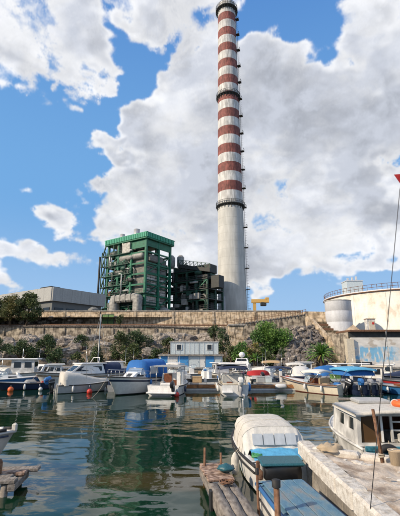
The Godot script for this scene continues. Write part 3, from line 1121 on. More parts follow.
func make_second_unit():
	var c := thing("dark_process_unit", "dark green-black process unit packed with pipes beside the chimney", "power plant", Vector3(2.3, 9.3, -122.0), deg_to_rad(-35.2))
	var xs := [-17.0, -12.5, -8.0, -4.0, 0.0]
	var r := RandomNumberGenerator.new()
	r.seed = 51
	var hs := [22.5, 21.0, 21.5, 19.5, 16.5]
	for i in 5:
		for z in [-9.0, -4.5, 0.0]:
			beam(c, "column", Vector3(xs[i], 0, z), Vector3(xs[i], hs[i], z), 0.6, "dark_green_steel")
	for k in 6:
		var y := 3.0 + k * 3.2
		var x1 := 0.0 if y < 17.0 else -4.0
		for z in [-9.0, 0.0]:
			beam(c, "beam", Vector3(-17.0, y, z), Vector3(x1, y, z), 0.45, "dark_green_steel")
		platform(c, -17.4, x1 + 0.4, -9.0, 0.6, y + 0.4, "dark_steel")
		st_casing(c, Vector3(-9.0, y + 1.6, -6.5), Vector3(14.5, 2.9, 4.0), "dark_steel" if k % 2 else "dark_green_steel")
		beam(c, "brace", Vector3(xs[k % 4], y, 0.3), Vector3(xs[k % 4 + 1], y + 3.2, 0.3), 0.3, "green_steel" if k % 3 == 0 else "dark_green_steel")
	for i in 46:
		var y := r.randf_range(1.0, 19.0)
		var x := r.randf_range(-16.5, -2.5)
		var z := r.randf_range(-2.5, 1.2)
		var st := S(true)
		match i % 4:
			0:
				tube(st, Vector3(x, y, z), Vector3(minf(x + r.randf_range(2.5, 7.0), 0.5), y, z), r.randf_range(0.18, 0.45), -1.0, 10)
			1:
				tube(st, Vector3(x, y - 2.0, z), Vector3(x, y + r.randf_range(1.0, 3.0), z), r.randf_range(0.2, 0.7), -1.0, 10)
			2:
				ball(st, Vector3(x + 1.2, y, z), Vector3(1.6, 0.8, 0.8), 10)
			3:
				polytube(st, [Vector3(x, y, z), Vector3(x + 1.6, y, z), Vector3(x + 2.1, y - 0.6, z), Vector3(x + 2.1, y - 2.6, z)], 0.24, 8)
		put(c, "vessel" if i % 4 == 2 else "pipe", st, ["dark_steel", "boiler_panel_dark", "dark_green_steel", "duct", "dark_steel", "dark_green_steel", "boiler_panel_dark"][r.randi() % 7])
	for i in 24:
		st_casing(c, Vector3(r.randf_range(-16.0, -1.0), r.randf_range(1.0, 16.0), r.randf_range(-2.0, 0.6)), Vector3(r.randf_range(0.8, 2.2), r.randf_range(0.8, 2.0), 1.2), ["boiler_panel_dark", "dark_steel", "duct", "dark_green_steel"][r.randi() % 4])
	# two silos on the roof at the left, inclined gallery on the right
	for a in [[-15.6, -1.0], [-12.8, -2.5]]:
		var st := S(true)
		lathe(st, [Vector2(1.0, 21.5), Vector2(1.25, 22.4), Vector2(1.25, 25.2), Vector2(0.6, 26.0), Vector2(0, 26.1)], 16, Vector3(a[0], 0, a[1]))
		put(c, "silo", st, "duct")
	var st := S()
	hexa(st, [Vector3(-11.0, 20.8, -3.0), Vector3(1.5, 18.0, -3.0), Vector3(1.5, 18.0, 0.8), Vector3(-11.0, 20.8, 0.8), Vector3(-11.0, 22.0, -3.0), Vector3(1.5, 19.2, -3.0), Vector3(1.5, 19.2, 0.8), Vector3(-11.0, 22.0, 0.8)])
	put(c, "gallery", st, "dark_steel")
	for k in 9:
		var t := k / 8.0
		var a := Vector3(lerpf(-11.0, 1.5, t), lerpf(22.0, 19.2, t), 0.8)
		beam(c, "gallery_post", a, a + Vector3(0, 1.5, 0), 0.16, "dark_green_steel")
		if k < 8:
			var b := Vector3(lerpf(-11.0, 1.5, (k + 1) / 8.0), lerpf(22.0, 19.2, (k + 1) / 8.0) + 1.5, 0.8)
			beam(c, "gallery_brace", a, b, 0.12, "dark_green_steel")
			beam(c, "gallery_rail", a + Vector3(0, 1.5, 0), b, 0.14, "dark_green_steel")
	st_casing(c, Vector3(2.6, 15.0, -2.0), Vector3(3.0, 4.0, 3.0), "dark_steel")

func st_casing(c: Node3D, at: Vector3, s: Vector3, m):
	var st := S()
	rbox(st, at, s, 0.1)
	put(c, "casing", st, m)

# ------------------------------------------------------------------ tanks and the painted store on the right
func make_tanks():
	var c := thing("large_storage_tank", "huge weathered white storage tank with a railed roof edge", "tank", Vector3(38.5, 5.2, -74.6))
	var st := S(true)
	var prof := []
	for k in 5:
		prof.append(Vector2(14.0 - k * 0.012, k * 1.5))
		prof.append(Vector2(14.0 - k * 0.012, k * 1.5 + 1.48))
	lathe(st, prof, 96)
	put(c, "shell", st, "tank_paint")
	st = S(true)
	lathe(st, [Vector2(14.15, 7.35), Vector2(14.15, 7.55), Vector2(7.0, 8.3), Vector2(0, 8.6)], 96)
	put(c, "roof", st, "tank_grey")
	st = S()
	for k in 110:
		var t := TAU * k / 110
		var d := Vector3(cos(t) * 14.0, 7.55, sin(t) * 14.0)
		bar(st, d, d + Vector3(0, 0.95, 0), 0.05)
	put(c, "railing", st, "rust")
	for h in [8.0, 8.48]:
		st = S()
		ring(st, Vector3(0, h, 0), 14.0, 0.035, Basis(), 96, 5)
		put(c, "handrail", st, "rust")
	st = S()
	ring(st, Vector3(0, 7.3, 0), 14.12, 0.09, Basis(), 96, 6)
	put(c, "wind_girder", st, "rust")
	for k in range(1, 5):
		st = S()
		ring(st, Vector3(0, k * 1.5 - 0.01, 0), 13.995 - k * 0.012, 0.022, Basis(), 96, 5)
		put(c, "weld_seam", st, "tank_paint")
	for k in 16:
		var t := TAU * k / 16.0 + 2.2
		st = S()
		bar(st, Vector3(cos(t) * 14.0, 0, sin(t) * 14.0), Vector3(cos(t) * 13.96, 7.3, sin(t) * 13.96), 0.05)
		put(c, "plate_seam", st, "tank_paint")
	# white box house seen over its rim
	var b := thing("roof_box", "white boxy cabin on the roof of the huge tank", "cabin", Vector3(30.2, 13.0, -76.5))
	st = S()
	rbox(st, Vector3(0, 1.6, 0), Vector3(3.2, 3.2, 2.6), 0.05)
	put(b, "wall", st, "paint_pale")
	st = S()
	box(st, Vector3(0, 3.25, 0), Vector3(3.4, 0.14, 2.8))
	put(b, "roof", st, "tank_grey")
	for x in [-0.8, 0.1, 0.9]:
		st = S()
		box(st, Vector3(x, 3.7 + 0.2 * x, 0), Vector3(0.3, 0.9, 0.3))
		put(b, "antenna_box", st, "tank_grey")
	# small tank
	c = thing("small_storage_tank", "small grey-white tank standing before the huge tank", "tank", Vector3(21.9, 5.6, -62.0))
	st = S(true)
	lathe(st, [Vector2(2.0, 0), Vector2(2.0, 1.6), Vector2(1.985, 1.62), Vector2(2.0, 1.64), Vector2(2.0, 3.3), Vector2(1.985, 3.32), Vector2(2.0, 3.34), Vector2(2.0, 4.95)], 40)
	put(c, "shell", st, "tank_grey")
	st = S(true)
	lathe(st, [Vector2(2.06, 4.9), Vector2(2.06, 5.0), Vector2(0, 5.35)], 40)
	put(c, "roof", st, "boiler_panel")
	st = S()
	box(st, Vector3(0, -2.3, 0), Vector3(6.0, 4.5, 5.0))
	put(c, "plinth", st, "wall_ochre")
	# ground under the tanks
	var g := struct("tank_terrace")
	st = S()
	box(st, Vector3(42.0, 2.6, -68.0), Vector3(46.0, 5.2, 34.0))
	box(st, Vector3(60.0, 2.55, -48.0), Vector3(60.0, 1.2, 1.0))
	put(g, "terrace_body", st, "wall_grey")
	# painted store below
	c = thing("painted_store", "low white store with faded blue mural and rusty roof edge", "building", Vector3(19.2, 0.9, -50.6))
	st = S()
	box(st, Vector3(9.5, 1.8, -0.2), Vector3(19.0, 3.6, 0.4))
	put(c, "wall", st, mural_material())
	st = S()
	box(st, Vector3(-0.25, 1.75, -0.1), Vector3(0.9, 3.4, 0.9))
	put(c, "corner_pier", st, "gel_cream")
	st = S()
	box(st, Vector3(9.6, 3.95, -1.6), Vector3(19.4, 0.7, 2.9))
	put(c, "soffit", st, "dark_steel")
	for i in 10:
		st = S()
		rbox(st, Vector3(0.7 + i * 1.95, 4.42, -2.2), Vector3(1.92, 0.26, 5.2), 0.04)
		put(c, "roof_slab", st, "rust")
	st = S()
	box(st, Vector3(1.2, 0.3, 0.25), Vector3(1.9, 0.55, 0.5))
	put(c, "dark_trough", st, "black_plastic")
	# switch cabinet on the store's roof
	c = thing("switch_cabinet", "white metal cabinet with rust marks before the huge tank", "cabinet", Vector3(23.0, 5.3, -53.4))
	st = S()
	rbox(st, Vector3(0, 0.85, 0), Vector3(1.15, 1.7, 0.8), 0.04)
	put(c, "cabinet_body", st, "old_white")
	st = S()
	rbox(st, Vector3(0.1, 0.8, 0.42), Vector3(0.8, 1.3, 0.05), 0.01)
	put(c, "door", st, "gel_cream")
	st = S()
	rbox(st, Vector3(0.25, 1.15, 0.46), Vector3(0.3, 0.3, 0.03), 0.01)
	put(c, "warning_plate", st, "red_plastic")
	st = S()
	box(st, Vector3(0, 1.74, 0), Vector3(1.25, 0.08, 0.9))
	put(c, "cap", st, "rust")

func mural_material() -> StandardMaterial3D:
	# old whitewash with a faded blue band of brush strokes and bare brownish patches
	var w := 512
	var h := 128
	var im := Image.create(w, h, false, Image.FORMAT_RGB8)
	var n := FastNoiseLite.new()
	n.seed = 3
	n.frequency = 0.02
	n.fractal_octaves = 5
	for y in h:
		for x in w:
			var c := Vector3(0.68, 0.67, 0.64)
			var a := n.get_noise_2d(x * 1.0, y * 2.0)
			var b := n.get_noise_2d(x * 3.0 + 500.0, y * 0.7)
			var d := n.get_noise_2d(x * 0.8 + 90.0, y * 1.2 + 300.0)
			c *= 0.90 + 0.25 * a
			c = c.lerp(Vector3(0.36, 0.31, 0.25), smoothstep(0.14, 0.45, d) * 0.7)
			var band := smoothstep(0.28, 0.36, y / float(h) + a * 0.10) * smoothstep(0.86, 0.74, y / float(h) + d * 0.25)
			band *= smoothstep(10.0, 22.0, x + 20.0 * a) * (smoothstep(165.0, 130.0, x + 60.0 * b) + 0.45 * smoothstep(0.05, 0.25, b) * smoothstep(430.0, 330.0, x))
			c = c.lerp(Vector3(0.11, 0.38, 0.62), clampf(band * smoothstep(-0.42, 0.12, b + 0.25 * a), 0.0, 1.0) * 0.85)
			im.set_pixel(x, y, lin(clampf(c.x, 0, 1), clampf(c.y, 0, 1), clampf(c.z, 0, 1)))
	var m := StandardMaterial3D.new()
	m.resource_name = "mural"
	m.albedo_texture = ImageTexture.create_from_image(im)
	m.roughness = 0.9
	m.uv1_triplanar = true
	m.uv1_scale = Vector3(1.0 / 19.0, 1.0 / 3.6, 1.0 / 19.0)
	m.uv1_offset = Vector3(0, 0, 0)
	return m

# ------------------------------------------------------------------ trees and shrubs
func leaf_crown(sd: int, clumps: Array, leaf: float, per: int, tones: Array) -> ArrayMesh:
	# clumps: [centre, radius]; many small bent leaves spread through each clump
	var r := RandomNumberGenerator.new()
	r.seed = sd
	var v := PackedVector3Array()
	var n := PackedVector3Array()
	var c := PackedColorArray()
	for cl in clumps:
		var ct: Vector3 = cl[0]
		var rad: float = cl[1]
		var tone: Vector3 = tones[r.randi() % tones.size()]
		var lf := leaf * r.randf_range(0.7, 1.25)
		for i in int(per * rad * rad):
			var d := Vector3(r.randfn(), r.randfn(), r.randfn()).normalized()
			var p := ct + d * rad * pow(r.randf(), 0.45) * Vector3(1, 0.85, 1)
			var ax := (d + Vector3(r.randfn(), r.randfn(), r.randfn()) * 0.8).normalized()
			var sd2 := ax.cross(Vector3(r.randfn(), r.randfn(), r.randfn())).normalized()
			var l := lf * r.randf_range(0.6, 1.3)
			var w := l * r.randf_range(0.35, 0.6)
			var k := r.randf_range(0.55, 1.5)
			var col := Color(tone.x * k, tone.y * k, tone.z * k)
			var nn := ax.cross(sd2).normalized()
			var mid := p + ax * l * 0.5 + nn * l * 0.12
			for q in [[p, mid - sd2 * w, mid + sd2 * w], [mid - sd2 * w, p + ax * l, mid + sd2 * w]]:
				var fn: Vector3 = (q[2] - q[0]).cross(q[1] - q[0]).normalized()
				for a in q:
					v.append(a)
					n.append(fn)
					c.append(col)
	var arr := []
	arr.resize(Mesh.ARRAY_MAX)
	arr[Mesh.ARRAY_VERTEX] = v
	arr[Mesh.ARRAY_NORMAL] = n
	arr[Mesh.ARRAY_COLOR] = c
	var m := ArrayMesh.new()
	m.add_surface_from_arrays(Mesh.PRIMITIVE_TRIANGLES, arr)
	m.surface_set_material(0, M["leaf"])
	return m

const OLIVE := [Vector3(0.055, 0.08, 0.024), Vector3(0.075, 0.10, 0.03), Vector3(0.04, 0.064, 0.02)]
const FRESH := [Vector3(0.09, 0.19, 0.035), Vector3(0.13, 0.23, 0.045), Vector3(0.065, 0.14, 0.034)]
const DARK := [Vector3(0.032, 0.064, 0.022), Vector3(0.045, 0.08, 0.026), Vector3(0.06, 0.09, 0.03)]
const DRY := [Vector3(0.22, 0.18, 0.05), Vector3(0.16, 0.17, 0.045), Vector3(0.09, 0.125, 0.035)]
const PINE := [Vector3(0.11, 0.115, 0.036), Vector3(0.08, 0.10, 0.032), Vector3(0.14, 0.125, 0.04)]

func tree(called: String, label: String, category: String, at: Vector3, w: float, h: float, trunk: float, tones: Array, sd: int, leaf := 0.26, group := ""):
	var t := thing(called, label, category, at, 0.0, group)
	var r := RandomNumberGenerator.new()
	r.seed = sd
	var st := S(true)
	var clumps := []
	var n := int(9 + w * h * 0.55)
	var ch := h - trunk
	polytube(st, [Vector3(0, -0.4, 0), Vector3(r.randf_range(-0.1, 0.1), trunk * 0.6 + 0.2, 0), Vector3(r.randf_range(-0.25, 0.25), trunk + ch * 0.45, 0)], [0.05 * w + 0.03, 0.04 * w + 0.02, 0.02 * w], 7)
	for i in n:
		var a := r.randf_range(0, TAU)
		var y := pow(r.randf(), 0.85)
		var rr := w * 0.5 * sqrt(r.randf()) * sin(clampf(0.22 + y * 0.76, 0.0, 1.0) * PI * 0.92 + 0.12)
		var p := Vector3(cos(a) * rr, trunk + ch * (0.08 + y * 0.86), sin(a) * rr * 0.8)
		clumps.append([p, r.randf_range(0.13, 0.24) * minf(w, h) + 0.12])
		if i % 2 == 0:
			polytube(st, [Vector3(0, trunk * 0.8 + ch * 0.2 * y, 0), p * Vector3(0.5, 0.9, 0.5), p], [0.02 * w, 0.013 * w, 0.006 * w], 5)
	put(t, "trunk", st, "bark")
	put(t, "crown", leaf_crown(sd, clumps, leaf, 330 if leaf > 0.2 else 480, tones))
	return t

func spiky(called: String, label: String, category: String, at: Vector3, w: float, h: float, n: int, sd: int, group := ""):
	var t := thing(called, label, category, at, 0.0, group)
	var r := RandomNumberGenerator.new()
	r.seed = sd
	var st := S(true)
	polytube(st, [Vector3(0, -0.3, 0), Vector3(0.05, h * 0.25, 0), Vector3(0, h * 0.45, 0)], [0.28, 0.24, 0.2], 8)
	put(t, "trunk", st, "bark")
	for i in n:
		var a := r.randf_range(0, TAU)
		var up := r.randf_range(-0.35, 1.35)
		var d := Vector3(cos(a) * cos(up), sin(up), sin(a) * cos(up))
		var l := w * 0.5 * r.randf_range(0.75, 1.15)
		var side := d.cross(Vector3.UP).normalized()
		var tone: Vector3 = (DRY if up < 0.0 and r.randf() < 0.7 else FRESH)[r.randi() % 3] * r.randf_range(0.8, 1.5)
		var b := Vector3(0, h * 0.42, 0)
		st = S()
		st.set_color(Color(tone.x, tone.y, tone.z))
		var prev := b
		for k in 3:
			var s0 := k / 3.0
			var s1 := (k + 1) / 3.0
			var p := b + d * l * s1 - Vector3(0, l * 0.30 * s1 * s1, 0)
			var w0: float = [0.05, 0.10, 0.075][k]
			var w1: float = [0.10, 0.075, 0.004][k]
			var low := Vector3(0, -0.03, 0)
			quad(st, prev, prev - side * w0 + low, p - side * w1 + low, p)
			quad(st, prev + side * w0 + low, prev, p, p + side * w1 + low)
			prev = p
		put(t, "frond", st, "leaf")
	return t

func make_trees():
	# pines and broadleaf trees along the left edge of the plateau
	var k := 0
	for a in [[-41.5, 79.0, 4.4, 4.9, "dark pine at the far left edge above the wall"], [-37.6, 78.0, 4.6, 5.4, "bushy pine second from the left above the wall"], [-34.0, 77.5, 4.8, 6.0, "tallest bushy pine before the grey hall"], [-45.5, 80.0, 4.6, 5.0, "pine crown cut by the left picture edge"]]:
		tree("pine_tree", a[4], "tree", Vector3(a[0], 8.2, -a[1]), a[2], a[3], 0.7, PINE if k % 2 else OLIVE, 300 + k, 0.22, "pines before the grey hall")
		k += 1
	# shrubs on the cliff and quay
	var list := [
		["shrub", "dark ivy mass hanging on the wall above the moored trawler", -29.5, 58.5, 1.8, 5.0, 3.2, DARK],
		["shrub", "wide dark shrub behind the white-cabin trawler", -25.5, 57.0, 1.2, 5.0, 3.6, DARK],
		["shrub", "dark shrub rising to the ledge beside pale boulders", -22.2, 58.0, 1.4, 3.2, 4.2, DARK],
		["shrub", "rounded dark shrub behind the white motor cruiser", -14.6, 56.0, 1.0, 2.6, 3.2, DARK],
		["shrub", "low shrub just left of the pale mast", -16.9, 55.5, 0.9, 1.7, 2.0, OLIVE],
		["shrub", "tall dark shrub right of the pale mast", -11.6, 57.0, 1.2, 2.6, 5.4, OLIVE],
		["shrub", "broad dark shrub high on the cliff above blue-canopied cruiser", -9.5, 58.5, 2.6, 5.0, 3.6, DARK],
		["shrub", "round olive shrub behind the blue-canopied cruiser", -9.0, 55.2, 0.9, 3.4, 3.3, OLIVE],
		["shrub", "dark shrub left of the small yellow bush", -5.9, 55.4, 0.9, 2.4, 3.2, DARK],
		["shrub", "small yellow-green bush left of the blue hut", -3.9, 52.5, 0.9, 1.3, 1.5, DRY],
		["shrub", "slim green shrub at the left corner of the hut", -3.0, 54.5, 1.2, 1.8, 3.6, OLIVE],
		["shrub", "dark shrub climbing the cliff right of the white cabin", 3.3, 56.5, 2.0, 2.4, 4.6, DARK],
		["shrub", "dark shrub left of the bright broadleaf bush", 4.3, 56.0, 1.0, 2.6, 2.8, OLIVE],
		["shrub", "bright broadleaf bush right of the blue hut", 5.7, 54.2, 0.9, 2.9, 3.4, FRESH],
		["shrub", "yellowing shrub between bright bush and big tree", 7.6, 56.4, 1.0, 2.6, 3.4, DRY],
		["shrub", "dark undergrowth at the foot of the big leafy tree", 11.6, 55.2, 0.9, 3.2, 2.4, DARK],
		["shrub", "low dark undergrowth left of the grey rubble bank", 9.2, 54.2, 0.9, 2.4, 2.0, OLIVE],
		["shrub", "tuft of weeds on the ledge left of the green gate", -13.6, 67.0, 7.4, 1.6, 1.8, OLIVE],
		["shrub", "dark thicket filling the cliff foot at the left edge", -31.5, 56.5, 1.0, 5.6, 3.6, DARK],
		["shrub", "low dark thicket below the pale boulders", -19.6, 55.2, 0.9, 3.0, 2.6, DARK],
		["shrub", "dark shrub left of the mast, high on the boulders", -17.6, 60.0, 3.4, 2.4, 2.2, DARK],
		["shrub", "olive shrub on the boulders above the yellow bush", -4.6, 58.5, 2.6, 2.6, 2.4, OLIVE],
		["shrub", "dark ivy patch under the ramp left end", 2.2, 61.0, 4.6, 2.6, 2.2, DARK]]
	for a in list:
		var h: float = a[6] * 0.88
		tree(a[0], a[1], "shrub", Vector3(a[2], a[4] - 0.1, -a[3]), a[5] * 0.86, h, h * 0.08, a[7], 400 + k, 0.17, "shrubs along the cliff")
		k += 1
	tree("leafy_tree", "big fresh-green leafy tree before the ramp railing", "tree", Vector3(10.2, 1.0, -57.0), 4.6, 6.1, 1.2, FRESH, 555, 0.19)
	spiky("spiky_palm", "spiky green palm with dry skirt before the rubble bank", "palm", Vector3(15.4, 1.0, -51.0), 4.6, 3.4, 150, 61)
	spiky("spiky_palm", "small spiky palm half hidden behind the bright bush", "palm", Vector3(7.3, 0.9, -53.4), 2.4, 2.2, 60, 62)

# ------------------------------------------------------------------ hut, pontoon
func make_hut():
	var h := thing("blue_white_hut", "white cabin on a blue-doored store at the quay", "hut", Vector3(-0.7, 0.9, -50.0))
	var st := S()
	box(st, Vector3(-0.4, 0.68, 0), Vector3(7.6, 1.36, 3.0))
	put(h, "store_wall", st, "paint_pale")
	st = S()
	box(st, Vector3(-0.4, 1.44, 0.15), Vector3(7.9, 0.14, 3.5))
	put(h, "store_roof", st, "quay_far")
	for a in [[-3.6, 0.8, "paint_blue"], [-2.6, 1.2, "paint_white"], [-1.3, 1.2, "paint_blue"], [0.1, 1.1, "paint_pale"], [1.0, 0.6, "paint_white"], [1.9, 1.0, "paint_blue"], [2.9, 0.7, "paint_pale"]]:
		var d := grp(h, "door", Vector3(a[0], 0, 1.52))
		st = S()
		box(st, Vector3(0, 0.66, 0), Vector3(a[1], 1.26, 0.07))
		put(d, "door_leaf", st, a[2])
		st = S()
		box(st, Vector3(a[1] * 0.36, 0.66, 0.05), Vector3(0.05, 0.12, 0.04))
		put(d, "handle", st, "steel")
	var c := grp(h, "upper_cabin", Vector3(0, 1.52, -0.1))
	st = S()
	box(st, Vector3(0, 0.72, 0), Vector3(5.9, 1.44, 2.4))
	put(c, "cabin_wall", st, "paint_pale")
	for i in 11:
		st = S()
		box(st, Vector3(-2.9 + i * 0.58, 0.72, 1.21), Vector3(0.05 if i % 3 else 0.09, 1.42, 0.04))
		put(c, "cabin_rib", st, "paint_white" if i % 3 else "galvanised")
	st = S()
	box(st, Vector3(0, 1.48, 0), Vector3(6.1, 0.09, 2.6))
	put(c, "cabin_roof", st, "paint_white")
	for x in [-1.85, 1.85]:
		st = S()
		box(st, Vector3(x, 0.85, 1.225), Vector3(0.52, 0.6, 0.05))
		put(c, "window", st, "tint_glass")
		st = S()
		for s in [-1, 1]:
			box(st, Vector3(x + s * 0.3, 0.85, 1.24), Vector3(0.07, 0.72, 0.07))
			box(st, Vector3(x, 0.85 + s * 0.33, 1.24), Vector3(0.53, 0.06, 0.07))
		put(c, "window_frame", st, "paint_white")

func make_pontoon():
	var p := thing("brown_pontoon", "long low pontoon with brown plank edge between the boats", "pontoon", Vector3(0, 0, 0))
	var r := RandomNumberGenerator.new()
	r.seed = 12
	var st := S()
	box(st, Vector3(4.5, 0.13, -30.4), Vector3(24.6, 0.34, 2.0))
	put(p, "float_body", st, "quay_far")
	for i in 13:
		st = S()
		rbox(st, Vector3(-6.8 + i * 1.9, 0.30 + r.randf_range(-0.01, 0.01), -29.34), Vector3(1.87, 0.24, 0.08), 0.015)
		put(p, "edge_plank", st, "plank_brown")
	for i in 41:
		st = S()
		box(st, Vector3(-7.6 + i * 0.6, 0.42 + r.randf_range(-0.006, 0.006), -30.4), Vector3(0.57, 0.06, 2.1))
		put(p, "deck_board", st, "deck_cream" if i % 4 else "plank_grey")
	st = S()
	box(st, Vector3(4.5, 0.09, -29.36), Vector3(24.4, 0.14, 0.06))
	put(p, "rubbing_strip", st, "paint_white")
	for x in [-5.0, -1.2, 3.8, 6.6, 9.4, 13.0]:
		var b := grp(p, "bollard", Vector3(x, 0.45, -29.7))
		st = S(true)
		lathe(st, [Vector2(0.1, 0), Vector2(0.08, 0.18), Vector2(0.15, 0.24), Vector2(0.12, 0.32), Vector2(0, 0.34)], 10)
		put(b, "bollard_post", st, "dark_steel")
	for a in [[-3.6, "slim white pedestal behind the varnished-door boat"], [0.4, "slim white pedestal below the blue store doors"], [6.2, "slim white pedestal right of the red-covered boat"], [11.6, "slim white pedestal left of the blue awning boat"]]:
		var d := thing("power_pedestal", a[1], "pedestal", Vector3(a[0], 0.45, -31.2), 0.0, "pontoon power pedestals")
		st = S()
		rbox(st, Vector3(0, 0.42, 0), Vector3(0.2, 0.84, 0.2), 0.03)
		put(d, "pedestal_body", st, "white_plastic")
		st = S()
		rbox(st, Vector3(0, 0.9, 0), Vector3(0.24, 0.12, 0.24), 0.04)
		put(d, "pedestal_cap", st, "blue_plastic")
	var gear := [[-4.3, 0.9, 0.5, "white_plastic", "long white locker on the pontoon left of the hut doors"], [-0.2, 0.7, 0.45, "canvas_tan", "tan locker on the pontoon below the blue doors"], [4.6, 0.6, 0.45, "gel_grey", "grey locker on the pontoon beside the navy sun top"], [7.6, 0.8, 0.45, "hull_navy", "navy locker on the pontoon before the white-wrapped boat"], [10.3, 0.7, 0.6, "paint_green", "green locker on the pontoon behind the cream boat"], [5.2, 0.5, 0.4, "paint_pale", "pale blue locker on the pontoon above the white fender"]]
	for a in gear:
		var d := thing("dock_locker", a[4], "locker", Vector3(a[0], 0.45, -31.0), r.randf_range(-0.2, 0.2), "lockers on the pontoon")
		st = S()
		rbox(st, Vector3(0, a[2] * 0.45, 0), Vector3(a[1], a[2] * 0.9, 0.45), 0.03)
		put(d, "locker_body", st, a[3])
		st = S()
		rbox(st, Vector3(0, a[2] * 0.95, 0), Vector3(a[1] + 0.05, 0.06, 0.5), 0.02)
		put(d, "lid", st, a[3])
	# fender afloat against the pontoon
	var f := thing("white_fender", "fat white cylinder fender lying against brown pontoon", "fender", Vector3(5.75, 0.32, -29.1), 0.1)
	st = S(true)
	lathe(st, [Vector2(0, -0.42), Vector2(0.12, -0.38), Vector2(0.17, -0.28), Vector2(0.17, 0.28), Vector2(0.12, 0.38), Vector2(0, 0.42)], 12, Vector3.ZERO, Basis(Vector3(0, 1, 0), Vector3(1, 0, 0), Vector3(0, 0, -1)))
	put(f, "fender_body", st, "white_plastic")
	st = S()
	tube(st, Vector3(0.35, 0.05, 0), Vector3(0.3, 0.4, -0.35), 0.015)
	put(f, "lanyard", st, "rope")

# ------------------------------------------------------------------ boats: hull built from stations, bow towards local -z, waterline at y = 0
func hw(o: Dictionary, t: float) -> float:
	var f: float
	if t < 0.42:
		f = lerpf(o.tw, 1.0, sin(t / 0.42 * PI * 0.5))
	else:
		f = pow(maxf(0.0, 1.0 - pow((t - 0.42) / 0.58, o.full)), 0.8)
	return o.B * 0.5 * f

func fb(o: Dictionary, t: float) -> float:
	var k := maxf(0.0, t - 0.25) / 0.75
	return o.H * (1.0 + o.sheer * k * k + 0.06 * maxf(0.0, 0.25 - t))

func hp(o: Dictionary, t: float, v: float, s: float, dy := 0.0, inset := 0.0) -> Vector3:
	var b := maxf(0.0, hw(o, t) - inset)
	var h := fb(o, t)
	var wl := lerpf(0.88, 0.30, pow(t, 2.6))
	var x: float
	var y: float
	if v < 0.25:
		var q := v / 0.25
		y = -o.draft * (1.0 - q) * (1.0 - 0.35 * pow(t, 3.0))
		x = b * wl * sqrt(q)
	else:
		var q := (v - 0.25) / 0.75
		y = h * q
		x = b * lerpf(wl, 1.0, pow(q, 0.75))
	var z: float = -o.L * (t - 0.5) - o.rake * clampf(y / o.H, -0.4, 2.0) * pow(t, 5.0)
	return Vector3(x * s, y + dy, z)

func hull_band(o: Dictionary, v0: float, v1: float, out := 0.0, nt := 22, nv := 5) -> SurfaceTool:
	var st := S(true)
	for s in [-1.0, 1.0]:
		var rows := []
		for i in nt + 1:
			var t := i / float(nt)
			var row := []
			for k in nv + 1:
				row.append(hp(o, t, lerpf(v0, v1, k / float(nv)), s) + Vector3(out * s, 0, 0))
			rows.append(row)
		if s > 0.0:
			rows.reverse()
		loft(st, rows)
	return st

func transom(o: Dictionary, v0: float, v1: float) -> SurfaceTool:
	var st := S()
	for k in 6:
		var a := lerpf(v0, v1, k / 6.0)
		var b := lerpf(v0, v1, (k + 1) / 6.0)
		quad(st, hp(o, 0, a, 1.0), hp(o, 0, a, -1.0), hp(o, 0, b, -1.0), hp(o, 0, b, 1.0))
	return st

func deck_patch(o: Dictionary, t0: float, t1: float, inset := 0.0, dy := -0.02, camber := 0.06, n := 12) -> SurfaceTool:
	var st := S(true)
	var rows := []
	for i in n + 1:
		var t := lerpf(t0, t1, i / float(n))
		var a := hp(o, t, 1.0, -1.0, dy, inset)
		var b := hp(o, t, 1.0, 1.0, dy, inset)
		var row := []
		for k in 7:
			var f := k / 6.0
			row.append(a.lerp(b, f) + Vector3(0, camber * sin(f * PI) * clampf(hw(o, t) / (o.B * 0.5), 0, 1), 0))
		rows.append(row)
	loft(st, rows)
	return st

func well(o: Dictionary, t0: float, t1: float, inset: float, floor_y: float, n := 10) -> SurfaceTool:
	# inner walls and sole of an open cockpit
	var st := S()
	var rows := []
	for i in n + 1:
		var t := lerpf(t0, t1, i / float(n))
		var row := []
		for q in [[-1.0, 0], [-1.0, 1], [1.0, 1], [1.0, 0]]:
			var p := hp(o, t, 1.0, q[0], 0.005, inset)
			if q[1] == 1:
				p.y = floor_y
				p.x *= 0.86
			row.append(p)
		rows.append(row)
	loft(st, rows)
	for w in 2:
		var r: Array = rows[0] if w == 0 else rows[n]
		quad(st, r[0], r[1], r[2], r[3])
	# side decks
	for s in [-1.0, 1.0]:
		for i in n:
			var a := lerpf(t0, t1, i / float(n))
			var b := lerpf(t0, t1, (i + 1) / float(n))
			quad(st, hp(o, a, 1.0, s, 0.006, inset), hp(o, b, 1.0, s, 0.006, inset), hp(o, b, 1.0, s, 0.006), hp(o, a, 1.0, s, 0.006))
	return st

func gunwale_pts(o: Dictionary, t0: float, t1: float, s: float, n := 16, dy := 0.0, inset := 0.0) -> Array:
	var a := []
	for i in n + 1:
		a.append(hp(o, lerpf(t0, t1, i / float(n)), 1.0, s, dy, inset))
	return a

